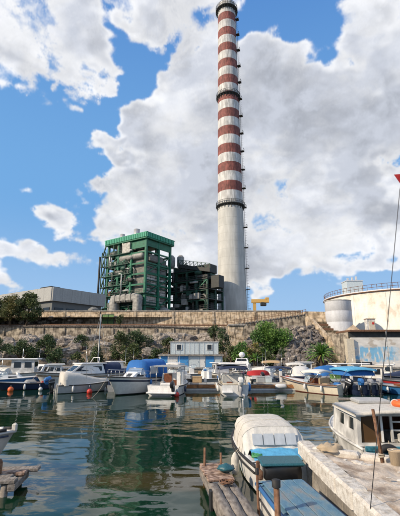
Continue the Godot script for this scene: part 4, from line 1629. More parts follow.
func boat(called: String, label: String, category: String, at: Vector3, yaw_deg: float, opt: Dictionary) -> Dictionary:
	var o := {"L": 5.5, "B": 2.1, "H": 0.6, "sheer": 0.35, "draft": 0.25, "tw": 0.86, "full": 2.2, "rake": 0.5, "hull": "gel_white", "bottom": "antifoul_blue", "deck": "gel_white", "rail": "rubber", "cock": [0.04, 0.45], "floor": 0.12, "stripe": "", "group": "", "boot": 0.30}
	o.merge(opt, true)
	var r := thing(called, label, category, at, deg_to_rad(yaw_deg), o.group)
	o["root"] = r
	put(r, "hull", hull_band(o, o.boot, 1.0), o.hull)
	put(r, "hull_bottom", hull_band(o, 0.0, o.boot, 0.0, 22, 4), o.bottom)
	put(r, "transom", transom(o, 0.2, 1.0), o.hull)
	if o.stripe != "":
		put(r, "hull_stripe", hull_band(o, 0.80, 0.88, 0.006, 22, 1), o.stripe)
	var c: Array = o.cock
	put(r, "foredeck", deck_patch(o, c[1], 1.0), o.deck)
	if c[0] > 0.01:
		put(r, "aft_deck", deck_patch(o, 0.0, c[0]), o.deck)
	put(r, "cockpit", well(o, c[0], c[1], 0.12, o.floor), o.deck)
	var st := S(true)
	for s in [-1.0, 1.0]:
		polytube(st, gunwale_pts(o, 0.0, 1.0, s, 20, -0.03), 0.035, 6)
	put(r, "rub_rail", st, o.rail)
	fleet.append(o)
	return o

# tapered box: lower rectangle z0..z1 (z0 aft, z1 forward, in metres from midships, forward positive), half width w0; upper likewise
func frustum_pts(y0: float, y1: float, a0: float, f0: float, w0: float, a1: float, f1: float, w1: float, w0f := -1.0, w1f := -1.0) -> Array:
	if w0f < 0.0:
		w0f = w0
	if w1f < 0.0:
		w1f = w1
	return [Vector3(-w0f, y0, -f0), Vector3(w0f, y0, -f0), Vector3(w0, y0, -a0), Vector3(-w0, y0, -a0), Vector3(-w1f, y1, -f1), Vector3(w1f, y1, -f1), Vector3(w1, y1, -a1), Vector3(-w1, y1, -a1)]

func face_quad(p: Array, face: int, u0: float, u1: float, v0: float, v1: float, thick: float) -> SurfaceTool:
	# face 0 front, 1 right, 2 aft, 3 left
	var i := face
	var j := (face + 1) % 4
	var f := func(u, v): return (p[i] as Vector3).lerp(p[j], u).lerp((p[i + 4] as Vector3).lerp(p[j + 4], u), v)
	var a: Vector3 = f.call(u0, v0)
	var b: Vector3 = f.call(u1, v0)
	var c: Vector3 = f.call(u1, v1)
	var d: Vector3 = f.call(u0, v1)
	var n := (b - a).cross(d - a).normalized() * -thick
	var mid: Vector3 = (p[0] + p[1] + p[2] + p[3]) * 0.25
	if n.dot((a + c) * 0.5 - mid) < 0.0:
		n = -n
	var st := S()
	hexa(st, [a, b, b + n, a + n, d, c, c + n, d + n])
	return st

func cabin(r: Node3D, called: String, p: Array, m, windows: Array, glass := "tint_glass") -> Node3D:
	var g := grp(r, called)
	var st := S()
	hexa(st, p)
	put(g, "cabin_wall", st, m)
	for w in windows:
		put(g, "window", face_quad(p, w[0], w[1], w[2], w[3], w[4], 0.015), glass)
	return g

func slab_on(g: Node3D, called: String, p: Array, over: float, th: float, m):
	var st := S(true)
	var y: float = p[4].y
	var rows := []
	var a: Vector3 = p[4]
	var b: Vector3 = p[6]
	rbox(st, Vector3(0, y + th * 0.5, (a.z + b.z) * 0.5), Vector3(2.0 * maxf(p[5].x, p[6].x) + over, th, absf(b.z - a.z) + over), th * 0.4)
	st.set_smooth_group(-1)
	put(g, called, st, m)

func canopy(r: Node3D, called: String, z_aft: float, z_fwd: float, w: float, y0: float, h: float, m, arch := 0.35, wf := -1.0, hf := -1.0, ends := true, skirt := 1.0):
	# cloth over hoops; sags a little between them
	if wf < 0.0:
		wf = w
	if hf < 0.0:
		hf = h
	var st := S(true)
	var rows := []
	var n := 12
	for i in n + 1:
		var t := i / float(n)
		var z := -lerpf(z_aft, z_fwd, t)
		var ww := lerpf(w, wf, t)
		var hh := lerpf(h, hf, smoothstep(0.0, 1.0, t))
		var sag := 0.03 * h * (0.5 - 0.5 * cos(t * TAU * 3.0))
		var row := []
		for k in 13:
			var a := PI * k / 12.0
			var x := -cos(a)
			x = signf(x) * pow(absf(x), 0.55)
			var y := pow(sin(a), 0.55) if skirt > 0.5 else (0.72 + 0.28 * sin(a))
			var wr := nz.get_noise_3d(x * 1.4 + z, y * 1.6, z * 1.7 + w * 3.0) * 0.05 * minf(1.0, h)
			row.append(Vector3(x * ww * (1.0 - 0.12 * y) + wr * 0.6, y0 + y * hh - sag * y + wr * y, z))
		rows.append(row)
	loft(st, rows)
	if ends:
		for e in 2:
			var row: Array = rows[0] if e == 0 else rows[n]
			var mid := Vector3(0, y0 + 0.01, row[6].z)
			for k in 12:
				if e == 0:
					tri(st, mid, row[k], row[k + 1])
				else:
					tri(st, mid, row[k + 1], row[k])
	return put(r, called, st, m)

func bimini(r: Node3D, z_aft: float, z_fwd: float, w: float, y0: float, y1: float, m):
	var g := grp(r, "sun_top")
	var st := S(true)
	var rows := []
	for i in 9:
		var t := i / 8.0
		var row := []
		for k in 9:
			var f := k / 8.0 * 2.0 - 1.0
			row.append(Vector3(f * w, y1 - 0.10 * f * f - 0.07 * pow(t * 2.0 - 1.0, 2.0), -lerpf(z_aft, z_fwd, t)))
		rows.append(row)
	loft(st, rows)
	var low := []
	for row in rows:
		var q := []
		for p in row:
			q.append(p - Vector3(0, 0.045, 0))
		low.append(q)
	low.reverse()
	loft(st, low)
	var edge := []
	for k in 9:
		edge.append(rows[0][k])
	for i in range(1, 9):
		edge.append(rows[i][8])
	for k in range(7, -1, -1):
		edge.append(rows[8][k])
	for i in range(7, -1, -1):
		edge.append(rows[i][0])
	for i in edge.size() - 1:
		quad(st, edge[i], edge[i + 1], edge[i + 1] - Vector3(0, 0.12, 0), edge[i] - Vector3(0, 0.12, 0))
	put(g, "top_cloth", st, m)
	for s in [-1.0, 1.0]:
		for z in [z_aft, z_fwd]:
			st = S(true)
			tube(st, Vector3(s * w, y0, -(z_aft + z_fwd) * 0.5), Vector3(s * w, y1 - 0.14, -z), 0.018, -1, 6)
			put(g, "frame_tube", st, "steel")
	return g

func outboard(r: Node3D, at: Vector3, k: float, m := "black_plastic", tilt := 0.0, yaw := 0.0):
	var g := grp(r, "outboard_motor", at, yaw)
	g.rotation.x = tilt
	g.scale = Vector3.ONE * k
	var st := S(true)
	var rows := []
	for a in [[0.18, 0.08, 0.13, 0.0], [0.22, 0.115, 0.18, 0.02], [0.36, 0.135, 0.235, 0.04], [0.50, 0.128, 0.225, 0.035], [0.58, 0.10, 0.17, 0.0], [0.605, 0.07, 0.12, -0.02], [0.608, 0.001, 0.001, -0.02]]:
		var row := []
		for i in 13:
			var t := TAU * i / 12.0
			var cx := signf(cos(t)) * pow(absf(cos(t)), 0.4)
			var cz := signf(sin(t)) * pow(absf(sin(t)), 0.45)
			row.append(Vector3(cx * a[1], a[0], cz * a[2] + a[3] + 0.16))
		rows.append(row)
	st.set_smooth_group(-1)
	loft(st, rows)
	put(g, "cowl", st, m)
	st = S()
	box(st, Vector3(0, 0.40, 0.2), Vector3(0.285, 0.045, 0.40))
	put(g, "cowl_stripe", st, "grey_plastic" if m == "black_plastic" else "hull_navy")
	st = S(true)
	polytube(st, [Vector3(0, 0.22, 0.16), Vector3(0, -0.1, 0.14), Vector3(0, -0.5, 0.16)], [0.11, 0.075, 0.05], 8)
	box(st, Vector3(0, -0.3, 0.22), Vector3(0.2, 0.03, 0.34))
	put(g, "leg", st, "grey_plastic" if m == "white_plastic" else "black_plastic")
	st = S()
	box(st, Vector3(0, 0.08, 0.0), Vector3(0.24, 0.34, 0.12))
	put(g, "bracket", st, "grey_plastic")
	st = S(true)
	for i in 3:
		var a := TAU * i / 3.0
		box(st, Vector3(cos(a) * 0.08, -0.46 + sin(a) * 0.08, 0.36), Vector3(0.09, 0.16, 0.02), Basis(Vector3(0, 0, 1), a))
	lathe(st, [Vector2(0.03, -0.14), Vector2(0.05, 0), Vector2(0.0, 0.12)], 8, Vector3(0, -0.46, 0.3), Basis(Vector3(1, 0, 0), PI / 2))
	put(g, "propeller", st, "dark_steel")
	return g

func bow_rail(o: Dictionary, t0: float, h := 0.42):
	var st := S(true)
	for s in [-1.0, 1.0]:
		var top := gunwale_pts(o, t0, 0.99, s, 10, h, 0.05)
		top[0].y -= h * 0.5
		polytube(st, top, 0.014, 5)
		for i in 5:
			var t := lerpf(t0 + 0.03, 0.98, i / 4.0)
			tube(st, hp(o, t, 1.0, s, 0.0, 0.05), hp(o, t, 1.0, s, h, 0.05), 0.012, -1, 5)
	put(o.root, "bow_rail", st, "steel")

func windscreen(r: Node3D, z: float, w: float, y0: float, h: float, rakeback: float, frame := "steel"):
	# raked three-pane screen, open at the back
	var g := grp(r, "windscreen")
	var a := [Vector3(-w, y0, -(z - 0.55)), Vector3(-w * 0.62, y0, -z), Vector3(w * 0.62, y0, -z), Vector3(w, y0, -(z - 0.55))]
	var b := []
	for p in a:
		b.append(p * Vector3(0.93, 1, 1) + Vector3(0, h, rakeback))
	for i in 3:
		var st := S()
		var n := Vector3(0, 0, 0.012)
		hexa(st, [a[i], a[i + 1], a[i + 1] + n, a[i] + n, b[i], b[i + 1], b[i + 1] + n, b[i] + n])
		put(g, "pane", st, "glass")
	var st := S(true)
	for i in 4:
		tube(st, a[i], b[i], 0.02, -1, 5)
	polytube(st, a, 0.02, 5)
	polytube(st, b, 0.024, 5)
	put(g, "screen_frame", st, frame)
	return g

func block(r: Node3D, called: String, at: Vector3, s: Vector3, m, rad := 0.04):
	var st := S()
	rbox(st, at, s, rad)
	return put(r, called, st, m)

# ------------------------------------------------------------------ boats moored across the basin
func make_far_boats():
	var o: Dictionary
	var r: Node3D
	var st: SurfaceTool
	# white cruiser under a blue canopy
	o = boat("cabin_cruiser", "white cabin cruiser under a bright blue canopy", "boat", Vector3(-4.3, 0, -28.4), 154, {"L": 4.9, "B": 2.35, "H": 0.98, "sheer": 0.24, "rake": 0.75, "cock": [0.05, 0.5], "stripe": "hull_navy", "bottom": "antifoul_black", "full": 2.6})
	r = o.root
	var p := frustum_pts(0.95, 1.38, 0.2, 1.5, 0.85, 0.2, 0.75, 0.65, 0.38, 0.45)
	cabin(r, "cuddy", p, "gel_white", [[1, 0.25, 0.8, 0.3, 0.7], [3, 0.2, 0.75, 0.3, 0.7], [0, 0.3, 0.7, 0.35, 0.75]])
	windscreen(r, 0.65, 0.95, 1.2, 0.42, 0.35)
	canopy(r, "canopy", -2.2, 0.25, 1.08, 1.0, 1.22, "canvas_blue", 0.3, 0.95, 1.16)
	for s in [-1.0, 1.0]:
		st = S()
		hexa(st, [Vector3(s * 1.00, 1.25, 0.0), Vector3(s * 1.05, 1.25, 0.0), Vector3(s * 1.07, 1.25, 0.9), Vector3(s * 1.02, 1.25, 0.9), Vector3(s * 0.93, 1.75, 0.0), Vector3(s * 0.97, 1.75, 0.0), Vector3(s * 1.0, 1.8, 0.9), Vector3(s * 0.96, 1.8, 0.9)])
		put(r, "side_window", st, "clear_vinyl")
	bow_rail(o, 0.5)
	outboard(r, Vector3(0, 0.35, 2.6), 1.1)

	# stern-on open boat with hardtop and varnished door
	o = boat("fishing_boat", "white fishing boat with hardtop and varnished door, stern on", "boat", Vector3(-1.95, 0, -28.2), -10, {"L": 4.6, "B": 2.25, "H": 0.62, "tw": 0.92, "cock": [0.03, 0.52], "bottom": "antifoul_blue", "floor": 0.3})
	r = o.root
	p = frustum_pts(0.55, 1.25, 0.15, 1.5, 0.8, 0.2, 1.0, 0.72, 0.45, 0.5)
	cabin(r, "wheelhouse", p, "gel_white", [[1, 0.2, 0.8, 0.4, 0.85], [3, 0.2, 0.8, 0.4, 0.85], [2, 0.62, 0.92, 0.45, 0.85]])
	block(r, "cabin_door", Vector3(-0.3, 0.82, -0.12), Vector3(0.55, 0.85, 0.06), "varnish", 0.01)
	block(r, "cabin_panel", Vector3(0.28, 0.62, -0.12), Vector3(0.45, 0.4, 0.06), "varnish", 0.01)
	for q in [[-0.85, -1.0], [0.85, -1.0], [-0.82, 0.6], [0.82, 0.6]]:
		st = S(true)
		tube(st, Vector3(q[0], 0.6, -q[1]), Vector3(q[0] * 0.95, 1.72, -q[1]), 0.025, -1, 6)
		put(r, "hardtop_post", st, "steel")
	block(r, "hardtop", Vector3(0, 1.76, 0.25), Vector3(1.9, 0.09, 2.1), "gel_grey", 0.04)
	block(r, "engine_box", Vector3(0.1, 0.52, 1.55), Vector3(0.8, 0.45, 0.6), "gel_white")
	block(r, "side_locker", Vector3(0.78, 0.95, 0.7), Vector3(0.42, 1.1, 0.5), "gel_white")
	block(r, "swim_platform", Vector3(0, 0.22, 2.55), Vector3(1.9, 0.12, 0.55), "gel_white")
	outboard(r, Vector3(0.72, 0.4, 2.5), 0.95, "black_plastic", 0.25)

	# stern-on centre boat with navy sun top and big outboard
	o = boat("day_boat", "white day boat with navy sun top and white outboard, stern on", "boat", Vector3(2.15, 0, -28.0), 2, {"L": 4.3, "B": 1.85, "H": 0.66, "tw": 0.94, "cock": [0.04, 0.55], "floor": 0.3, "deck": "gel_cream"})
	r = o.root
	windscreen(r, 0.5, 0.75, 0.75, 0.5, 0.3)
	block(r, "console", Vector3(0, 0.75, -0.25), Vector3(1.2, 0.8, 0.4), "gel_white")
	block(r, "bench", Vector3(0, 0.55, 1.55), Vector3(1.4, 0.4, 0.5), "gel_cream")
	bimini(r, -1.6, 0.7, 0.9, 0.7, 1.85, "canvas_navy")
	block(r, "top_cushion", Vector3(0, 1.93, 0.4), Vector3(1.75, 0.1, 2.0), "canvas_white", 0.05)
	outboard(r, Vector3(0.32, 0.42, 2.2), 1.25, "white_plastic")
	block(r, "bathing_step", Vector3(-0.5, 0.25, 2.3), Vector3(0.7, 0.12, 0.45), "gel_white")
	st = S(true)
	ball(st, Vector3(0.98, 0.5, 1.5), Vector3(0.13, 0.3, 0.13), 10)
	put(r, "side_fender", st, "blue_plastic")

	# cream boat with bow to the left, lit flank
	o = boat("open_boat", "cream open boat with white cap canopy, bow to the left", "boat", Vector3(8.0, 0, -28.3), 40, {"L": 4.2, "B": 1.75, "H": 0.62, "sheer": 0.55, "rake": 0.6, "hull": "gel_cream", "rail": "varnish", "bottom": "antifoul_red", "cock": [0.05, 0.6], "stripe": "hull_navy"})
	r = o.root
	bimini(r, -0.9, 0.7, 0.72, 0.7, 1.55, "canvas_white")
	windscreen(r, 0.7, 0.7, 0.68, 0.42, 0.25)
	block(r, "steering_box", Vector3(0.1, 0.6, -0.1), Vector3(0.7, 0.7, 0.4), "varnish")
	block(r, "seat_back", Vector3(0, 0.7, 0.7), Vector3(1.2, 0.6, 0.12), "canvas_tan")
	outboard(r, Vector3(0.0, 0.45, 2.15), 1.15, "black_plastic", 0.35)
	outboard(r, Vector3(0.5, 0.42, 2.1), 0.8, "black_plastic", 0.2)

	# boat with mid-blue awning and a row of outboards
	o = boat("awning_boat", "boat under a flat mid-blue awning with covered outboards", "boat", Vector3(10.6, 0, -28.9), 6, {"L": 4.8, "B": 2.2, "H": 0.6, "tw": 0.95, "cock": [0.04, 0.6], "hull": "hull_navy", "floor": 0.2, "deck": "gel_grey"})
	r = o.root
	bimini(r, -1.9, 0.9, 1.05, 0.6, 1.72, "canvas_sky")
	canopy(r, "awning_skirt", -1.7, 0.9, 1.0, 1.15, 0.42, "canvas_blue")
	outboard(r, Vector3(-0.55, 0.42, 2.45), 1.05, "blue_plastic")
	outboard(r, Vector3(0.1, 0.42, 2.45), 1.0, "grey_plastic")
	outboard(r, Vector3(0.7, 0.42, 2.45), 1.05, "grey_plastic")
	block(r, "locker", Vector3(0, 0.5, 1.6), Vector3(1.6, 0.5, 0.5), "gel_grey")

	# dark workboats at the right end
	o = boat("work_boat", "dark workboat with cream wheelhouse roof at the right end", "boat", Vector3(14.2, 0, -31.5), 60, {"L": 5.6, "B": 2.1, "H": 0.7, "hull": "hull_navy", "deck": "deck_cream", "cock": [0.05, 0.5]})
	r = o.root
	p = frustum_pts(0.6, 1.55, 0.0, 1.3, 0.7, 0.0, 1.1, 0.66)
	cabin(r, "wheelhouse", p, "old_white", [[1, 0.1, 0.45, 0.45, 0.88], [1, 0.55, 0.9, 0.45, 0.88], [3, 0.1, 0.45, 0.45, 0.88], [3, 0.55, 0.9, 0.45, 0.88], [0, 0.1, 0.9, 0.45, 0.88], [2, 0.1, 0.4, 0.2, 0.88]])
	block(r, "wheelhouse_roof", Vector3(0, 1.62, -0.55), Vector3(1.7, 0.12, 1.9), "gel_cream", 0.05)
	outboard(r, Vector3(0, 0.5, 2.9), 1.1)
	st = S(true)
	tube(st, Vector3(0.1, 0.7, 0.5), Vector3(0.14, 4.3, 0.5), 0.035, 0.022, 7)
	for y in [3.55, 3.15]:
		tube(st, Vector3(-0.1, y, 0.5), Vector3(0.35, y, 0.5), 0.03, -1, 6)
	put(r, "mast", st, "galvanised")
	o = boat("work_boat", "red-sided skiff half hidden behind the wheelhouse workboat", "boat", Vector3(16.0, 0, -29.5), 75, {"L": 4.2, "B": 1.6, "H": 0.55, "hull": "canvas_red", "deck": "gel_grey"})
	outboard(o.root, Vector3(0, 0.4, 2.1), 1.0)
	block(o.root, "fish_crate", Vector3(0.2, 0.5, 0.6), Vector3(0.6, 0.3, 0.4), "blue_plastic")
	bimini(o.root, -1.0, 0.6, 0.7, 0.6, 1.5, "canvas_red")
	o = boat("work_boat", "blue-trimmed open boat in front of the red-sided skiff", "boat", Vector3(13.3, 0, -27.4), 30, {"L": 3.8, "B": 1.6, "H": 0.5, "hull": "hull_blue", "deck": "gel_grey"})
	outboard(o.root, Vector3(0, 0.4, 1.95), 1.0, "black_plastic", 0.3)
	block(o.root, "tackle_box", Vector3(0, 0.45, 0.2), Vector3(0.8, 0.4, 0.6), "varnish")

	# left group
	o = boat("motor_cruiser", "large white motor cruiser with dark cabin windows and green bottom", "boat", Vector3(-9.5, 0, -33.2), 134, {"boot": 0.42, "L": 6.3, "B": 2.3, "H": 1.0, "sheer": 0.22, "draft": 0.35, "rake": 0.7, "bottom": "antifoul_green", "hull": "old_white", "cock": [0.04, 0.28], "stripe": "hull_tan"})
	r = o.root
	p = frustum_pts(0.98, 1.72, -1.5, 1.6, 0.85, -1.3, 0.55, 0.72, 0.5, 0.6)
	cabin(r, "saloon", p, "gel_white", [[1, 0.08, 0.45, 0.3, 0.8], [1, 0.5, 0.92, 0.3, 0.8], [3, 0.08, 0.45, 0.3, 0.8], [3, 0.5, 0.92, 0.3, 0.8], [0, 0.08, 0.92, 0.3, 0.85]])
	block(r, "saloon_roof", Vector3(0, 1.78, 0.5), Vector3(1.65, 0.1, 2.3), "gel_white", 0.04)
	canopy(r, "cockpit_cover", -3.0, -1.5, 0.95, 1.0, 0.85, "canvas_navy", 0.3, 0.85, 0.8)
	bow_rail(o, 0.45)
	st = S(true)
	polytube(st, [Vector3(-0.7, 1.8, 0.9), Vector3(-0.5, 2.25, 1.1), Vector3(0.5, 2.25, 1.1), Vector3(0.7, 1.8, 0.9)], 0.035, 6)
	put(r, "radar_arch", st, "gel_white")

	o = boat("covered_boat", "small boat wrapped in a cream tarpaulin with blue-bagged motor", "boat", Vector3(-8.2, 0, -28.7), -58, {"L": 3.7, "B": 1.7, "H": 0.55, "hull": "gel_grey", "bottom": "antifoul_black", "cock": [0.06, 0.5]})
	r = o.root
	canopy(r, "tarpaulin", -1.5, 1.75, 0.9, 0.5, 0.9, "canvas_cream", 0.3, 0.25, 0.35)
	outboard(r, Vector3(-0.2, 0.45, 2.0), 1.15, "blue_plastic", 0.3)
	outboard(r, Vector3(0.35, 0.42, 2.0), 0.9, "black_plastic", 0.1)
	o = boat("inflatable_boat", "grey inflatable with black outboard beside cream-tarped boat", "boat", Vector3(-6.15, 0, -30.2), 12, {"L": 3.0, "B": 1.4, "H": 0.42, "hull": "gel_grey", "deck": "gel_grey", "bottom": "gel_grey", "full": 3.2, "tw": 0.95})
	outboard(o.root, Vector3(0.0, 0.4, 1.6), 1.15, "black_plastic")
	block(o.root, "thwart", Vector3(0, 0.36, 0.2), Vector3(1.1, 0.06, 0.28), "plank_grey", 0.02)

	o = boat("dinghy", "dark navy dinghy low in the water before the cruiser bow", "boat", Vector3(-13.0, 0, -30.6), 120, {"L": 3.4, "B": 1.45, "H": 0.46, "hull": "hull_navy", "deck": "gel_grey", "bottom": "antifoul_black"})
	outboard(o.root, Vector3(0.0, 0.4, 1.75), 0.9, "black_plastic")
	block(o.root, "folded_tarp", Vector3(0.1, 0.5, 0.3), Vector3(0.9, 0.32, 0.8), "canvas_grey", 0.12)
	block(o.root, "fuel_can", Vector3(-0.3, 0.42, 1.1), Vector3(0.3, 0.3, 0.22), "red_plastic")

	o = boat("launch", "blue-hulled launch with white deck cut by the left edge", "boat", Vector3(-15.4, 0, -31.8), -82, {"L": 5.2, "B": 2.0, "H": 0.68, "hull": "hull_blue", "rail": "gel_white", "cock": [0.05, 0.45], "bottom": "antifoul_black"})
	r = o.root
	windscreen(r, 0.3, 0.8, 0.72, 0.5, 0.25)
	p = frustum_pts(0.66, 0.95, 0.2, 1.6, 0.7, 0.2, 1.2, 0.6, 0.3, 0.3)
	cabin(r, "cuddy", p, "gel_white", [[1, 0.2, 0.7, 0.3, 0.7], [3, 0.3, 0.8, 0.3, 0.7]])
	outboard(r, Vector3(0.0, 0.45, 2.65), 1.1, "grey_plastic")

	o = boat("trawler", "old trawler with square white cabin and long flat roof", "boat", Vector3(-16.0, 0, -36.8), -80, {"L": 6.0, "B": 2.2, "H": 0.85, "hull": "old_white", "cock": [0.05, 0.3]})
	r = o.root
	p = frustum_pts(0.8, 2.02, -0.9, 1.1, 0.85, -0.9, 1.0, 0.8)
	cabin(r, "cabin", p, "old_white", [[1, 0.12, 0.42, 0.45, 0.85], [1, 0.58, 0.88, 0.45, 0.85], [3, 0.12, 0.42, 0.45, 0.85], [3, 0.58, 0.88, 0.45, 0.85], [0, 0.1, 0.9, 0.5, 0.85], [2, 0.3, 0.7, 0.1, 0.85]])
	block(r, "roof", Vector3(0, 2.08, 0.45), Vector3(1.95, 0.12, 3.6), "gel_white", 0.05)
	for s in [-0.8, 0.8]:
		st = S(true)
		tube(st, Vector3(s, 0.85, 2.1), Vector3(s, 2.02, 2.1), 0.03, -1, 6)
		put(r, "roof_post", st, "steel")
	st = S(true)
	tube(st, Vector3(0, 2.1, 0.2), Vector3(0, 3.0, 0.2), 0.03, 0.02, 6)
	put(r, "roof_mast", st, "steel")

	# second rank behind the pontoon, each kind with its own fittings
	var rank := [
		["white runabout with grey cover behind the trawler", -15.6, 41.0, 160, "gel_white", "canvas_grey", 0.55, 1.5, "cabin"],
		["sailing dinghy under a navy cover at the foot of the pale mast", -8.3, 36.4, 100, "gel_white", "canvas_navy", 0.5, 0.9, "cover"],
		["small white wheelhouse boat right of the pale mast", -8.6, 41.5, 30, "gel_white", "", 0.6, 1.7, "wheel"],
		["cream-roofed cabin boat behind the blue-canopied cruiser", -4.2, 37.5, 100, "gel_cream", "", 0.7, 1.6, "wheel"],
		["white boat with upright console behind the varnished door boat", -1.5, 34.4, 20, "gel_white", "", 0.6, 1.5, "console"],
		["grey console boat before the blue store doors", 0.6, 34.6, 150, "gel_grey", "", 0.5, 1.3, "console"],
		["white flybridge cruiser with round dome behind the navy sun top", 3.9, 37.6, 170, "gel_white", "", 0.85, 2.3, "fly"],
		["boat under a bright red cover", 4.6, 35.6, 10, "gel_white", "canvas_red", 0.8, 0.5, "cover"],
		["low white skiff right of the red cover", 5.9, 35.0, 140, "gel_white", "", 0.45, 1.1, "console"],
		["boat with dark sun top left of the white-wrapped boat", 6.9, 36.4, 15, "hull_navy", "canvas_navy", 0.6, 1.5, "bimini"],
		["boat with tan awning before the big leafy tree", 7.0, 40.5, 70, "gel_white", "canvas_tan", 0.7, 1.9, "bimini"],
		["boat wrapped in a rounded white cover", 8.5, 34.4, 165, "gel_white", "canvas_white", 0.65, 0.9, "cover"],
		["boat under a dark blue tarpaulin right of the white-wrapped boat", 10.6, 36.5, 10, "gel_white", "canvas_blue", 0.7, 0.95, "cover"],
		["cabin boat with a tan side below the painted store", 14.4, 41.0, 95, "hull_tan", "", 0.75, 1.5, "wheel"],
		["white-roofed cabin boat behind the blue awning", 14.9, 37.0, 80, "gel_white", "", 0.7, 1.6, "wheel"],
		["dark covered boat at the right edge behind the workboats", 17.6, 35.5, 110, "hull_navy", "canvas_navy", 0.6, 0.8, "cover"],
		["white boat with red stripe at the right edge", 18.0, 38.5, 60, "gel_white", "", 0.6, 1.5, "wheel"],
		["grey runabout tied up left below the dark shrubs", -19.0, 41.5, 70, "gel_grey", "canvas_grey", 0.5, 0.8, "cover"],
		["white skiff tied to the far quay left of the hut", -5.9, 43.6, 85, "gel_white", "", 0.5, 1.2, "console"],
		["pale blue rowing boat tied below the hut doors", -0.8, 43.5, 95, "paint_pale", "", 0.45, 1.1, "console"],
		["navy runabout tied below the bright broadleaf bush", 5.6, 43.6, 80, "hull_navy", "canvas_white", 0.5, 0.8, "cover"],
		["white cruiser tied below the rubble bank", 11.4, 43.0, 95, "gel_white", "", 0.7, 1.6, "wheel"],
		["white cabin boat between dinghy bow and trawler", -13.0, 37.4, 110, "gel_white", "", 0.7, 1.55, "wheel"],
		["white open boat behind the grey inflatable", -6.4, 38.6, 150, "gel_white", "", 0.6, 1.4, "console"],
		["white sun-top boat left of the hut doors", -2.7, 40.6, 165, "gel_white", "canvas_white", 0.6, 1.7, "bimini"],
		["white cabin boat right of the hut doors", 2.1, 40.2, 20, "gel_white", "", 0.7, 1.6, "wheel"],
		["white sun-top boat behind the white-wrapped boat", 9.3, 39.6, 175, "gel_white", "canvas_white", 0.6, 1.7, "bimini"],
		["white console boat behind the cream open boat", 12.2, 34.6, 30, "gel_white", "", 0.6, 1.4, "console"],
		["white cuddy boat behind the blue awning", 12.7, 38.6, 150, "gel_white", "canvas_white", 0.65, 1.5, "cabin"],
		["white cuddy boat half hidden by the left edge", -18.6, 37.2, 60, "gel_white", "canvas_white", 0.65, 1.5, "cabin"],
		["small tan-covered boat below the spiky palm", 14.0, 44.3, 85, "gel_white", "canvas_tan", 0.5, 0.8, "cover"]]
	var n := 0
	for a in rank:
		var L := 4.4 + 0.5 * ((n * 7) % 4) * 0.5
		o = boat("moored_boat", a[0], "boat", Vector3(a[1], 0, -a[2]), a[3], {"L": L, "B": 1.9, "H": a[6], "hull": a[4], "group": "boats behind the pontoon", "stripe": "canvas_red" if n == 16 else ("hull_navy" if n % 3 == 0 else ""), "bottom": ["antifoul_blue", "antifoul_red", "antifoul_black"][n % 3]})
		r = o.root
		var h: float = a[6]
		var t: float = a[7]
		match a[8]:
			"cover":
				canopy(r, "cover", -L * 0.42, L * 0.4, 0.92, h - 0.06, t, a[5], 0.3, 0.4, t * 0.45)
			"cabin":
				p = frustum_pts(h, t, -0.3, 1.4, 0.75, -0.3, 0.8, 0.65, 0.45, 0.5)
				cabin(r, "cabin", p, "gel_white", [[1, 0.2, 0.8, 0.35, 0.8], [3, 0.2, 0.8, 0.35, 0.8], [0, 0.1, 0.9, 0.35, 0.85]])
				canopy(r, "cover", -L * 0.42, -0.3, 0.85, h, 0.7, a[5])
			"wheel":
				p = frustum_pts(h - 0.05, t, -0.2, 1.3, 0.75, -0.25, 0.9, 0.68, 0.55, 0.58)
				cabin(r, "wheelhouse", p, a[4], [[1, 0.1, 0.45, 0.4, 0.85], [1, 0.55, 0.9, 0.4, 0.85], [3, 0.1, 0.45, 0.4, 0.85], [3, 0.55, 0.9, 0.4, 0.85], [0, 0.1, 0.9, 0.4, 0.85], [2, 0.55, 0.9, 0.4, 0.85]])
				block(r, "wheelhouse_roof", Vector3(0, t + 0.05, -0.3), Vector3(1.65, 0.1, 1.6), "gel_cream" if n == 3 else "gel_white", 0.04)
			"console":
				block(r, "console", Vector3(0, h + 0.25, -0.1), Vector3(0.8, 0.7, 0.5), "gel_white")
				windscreen(r, 0.3, 0.5, h + 0.55, 0.35, 0.15)
				block(r, "seat", Vector3(0, h + 0.05, 0.8), Vector3(0.9, 0.45, 0.4), "canvas_tan" if n % 2 else "canvas_white")
			"bimini":
				bimini(r, -1.2, 0.7, 0.85, h, t, a[5])
				windscreen(r, 0.6, 0.75, h, 0.4, 0.2)
				block(r, "console", Vector3(0.2, h + 0.1, -0.2), Vector3(0.7, 0.6, 0.4), "gel_white")
			"fly":
				p = frustum_pts(h, 1.6, -1.2, 1.5, 0.85, -1.2, 0.6, 0.75, 0.5, 0.6)
				cabin(r, "saloon", p, "gel_white", [[1, 0.1, 0.9, 0.3, 0.8], [3, 0.1, 0.9, 0.3, 0.8], [0, 0.08, 0.92, 0.3, 0.85]])
				p = frustum_pts(1.6, 2.15, -0.9, 0.5, 0.68, -0.6, 0.1, 0.5)
				cabin(r, "flybridge", p, "gel_white", [[0, 0.1, 0.9, 0.5, 0.9]])
				st = S(true)
				ball(st, Vector3(0, 2.45, 0.2), Vector3(0.3, 0.26, 0.3), 14)
				put(r, "radar_dome", st, "gel_white")
				bow_rail(o, 0.5)
		if a[8] != "fly":
			outboard(r, Vector3(0, h - 0.2, L * 0.5 + 0.1), 0.95, ["black_plastic", "white_plastic", "grey_plastic", "black_plastic"][n % 4], 0.3)
		n += 1
	clutter_all()
	# pale mast of the sailing dinghy
	var ms := thing("pale_mast", "tall slim pale mast rising before the ochre wall", "mast", Vector3(-8.9, 0.5, -35.2))
	st = S(true)
	tube(st, Vector3(0, 0, 0), Vector3(0, 5.5, 0), 0.06, 0.045, 8)
	put(ms, "spar", st, "galvanised")
	st = S(true)
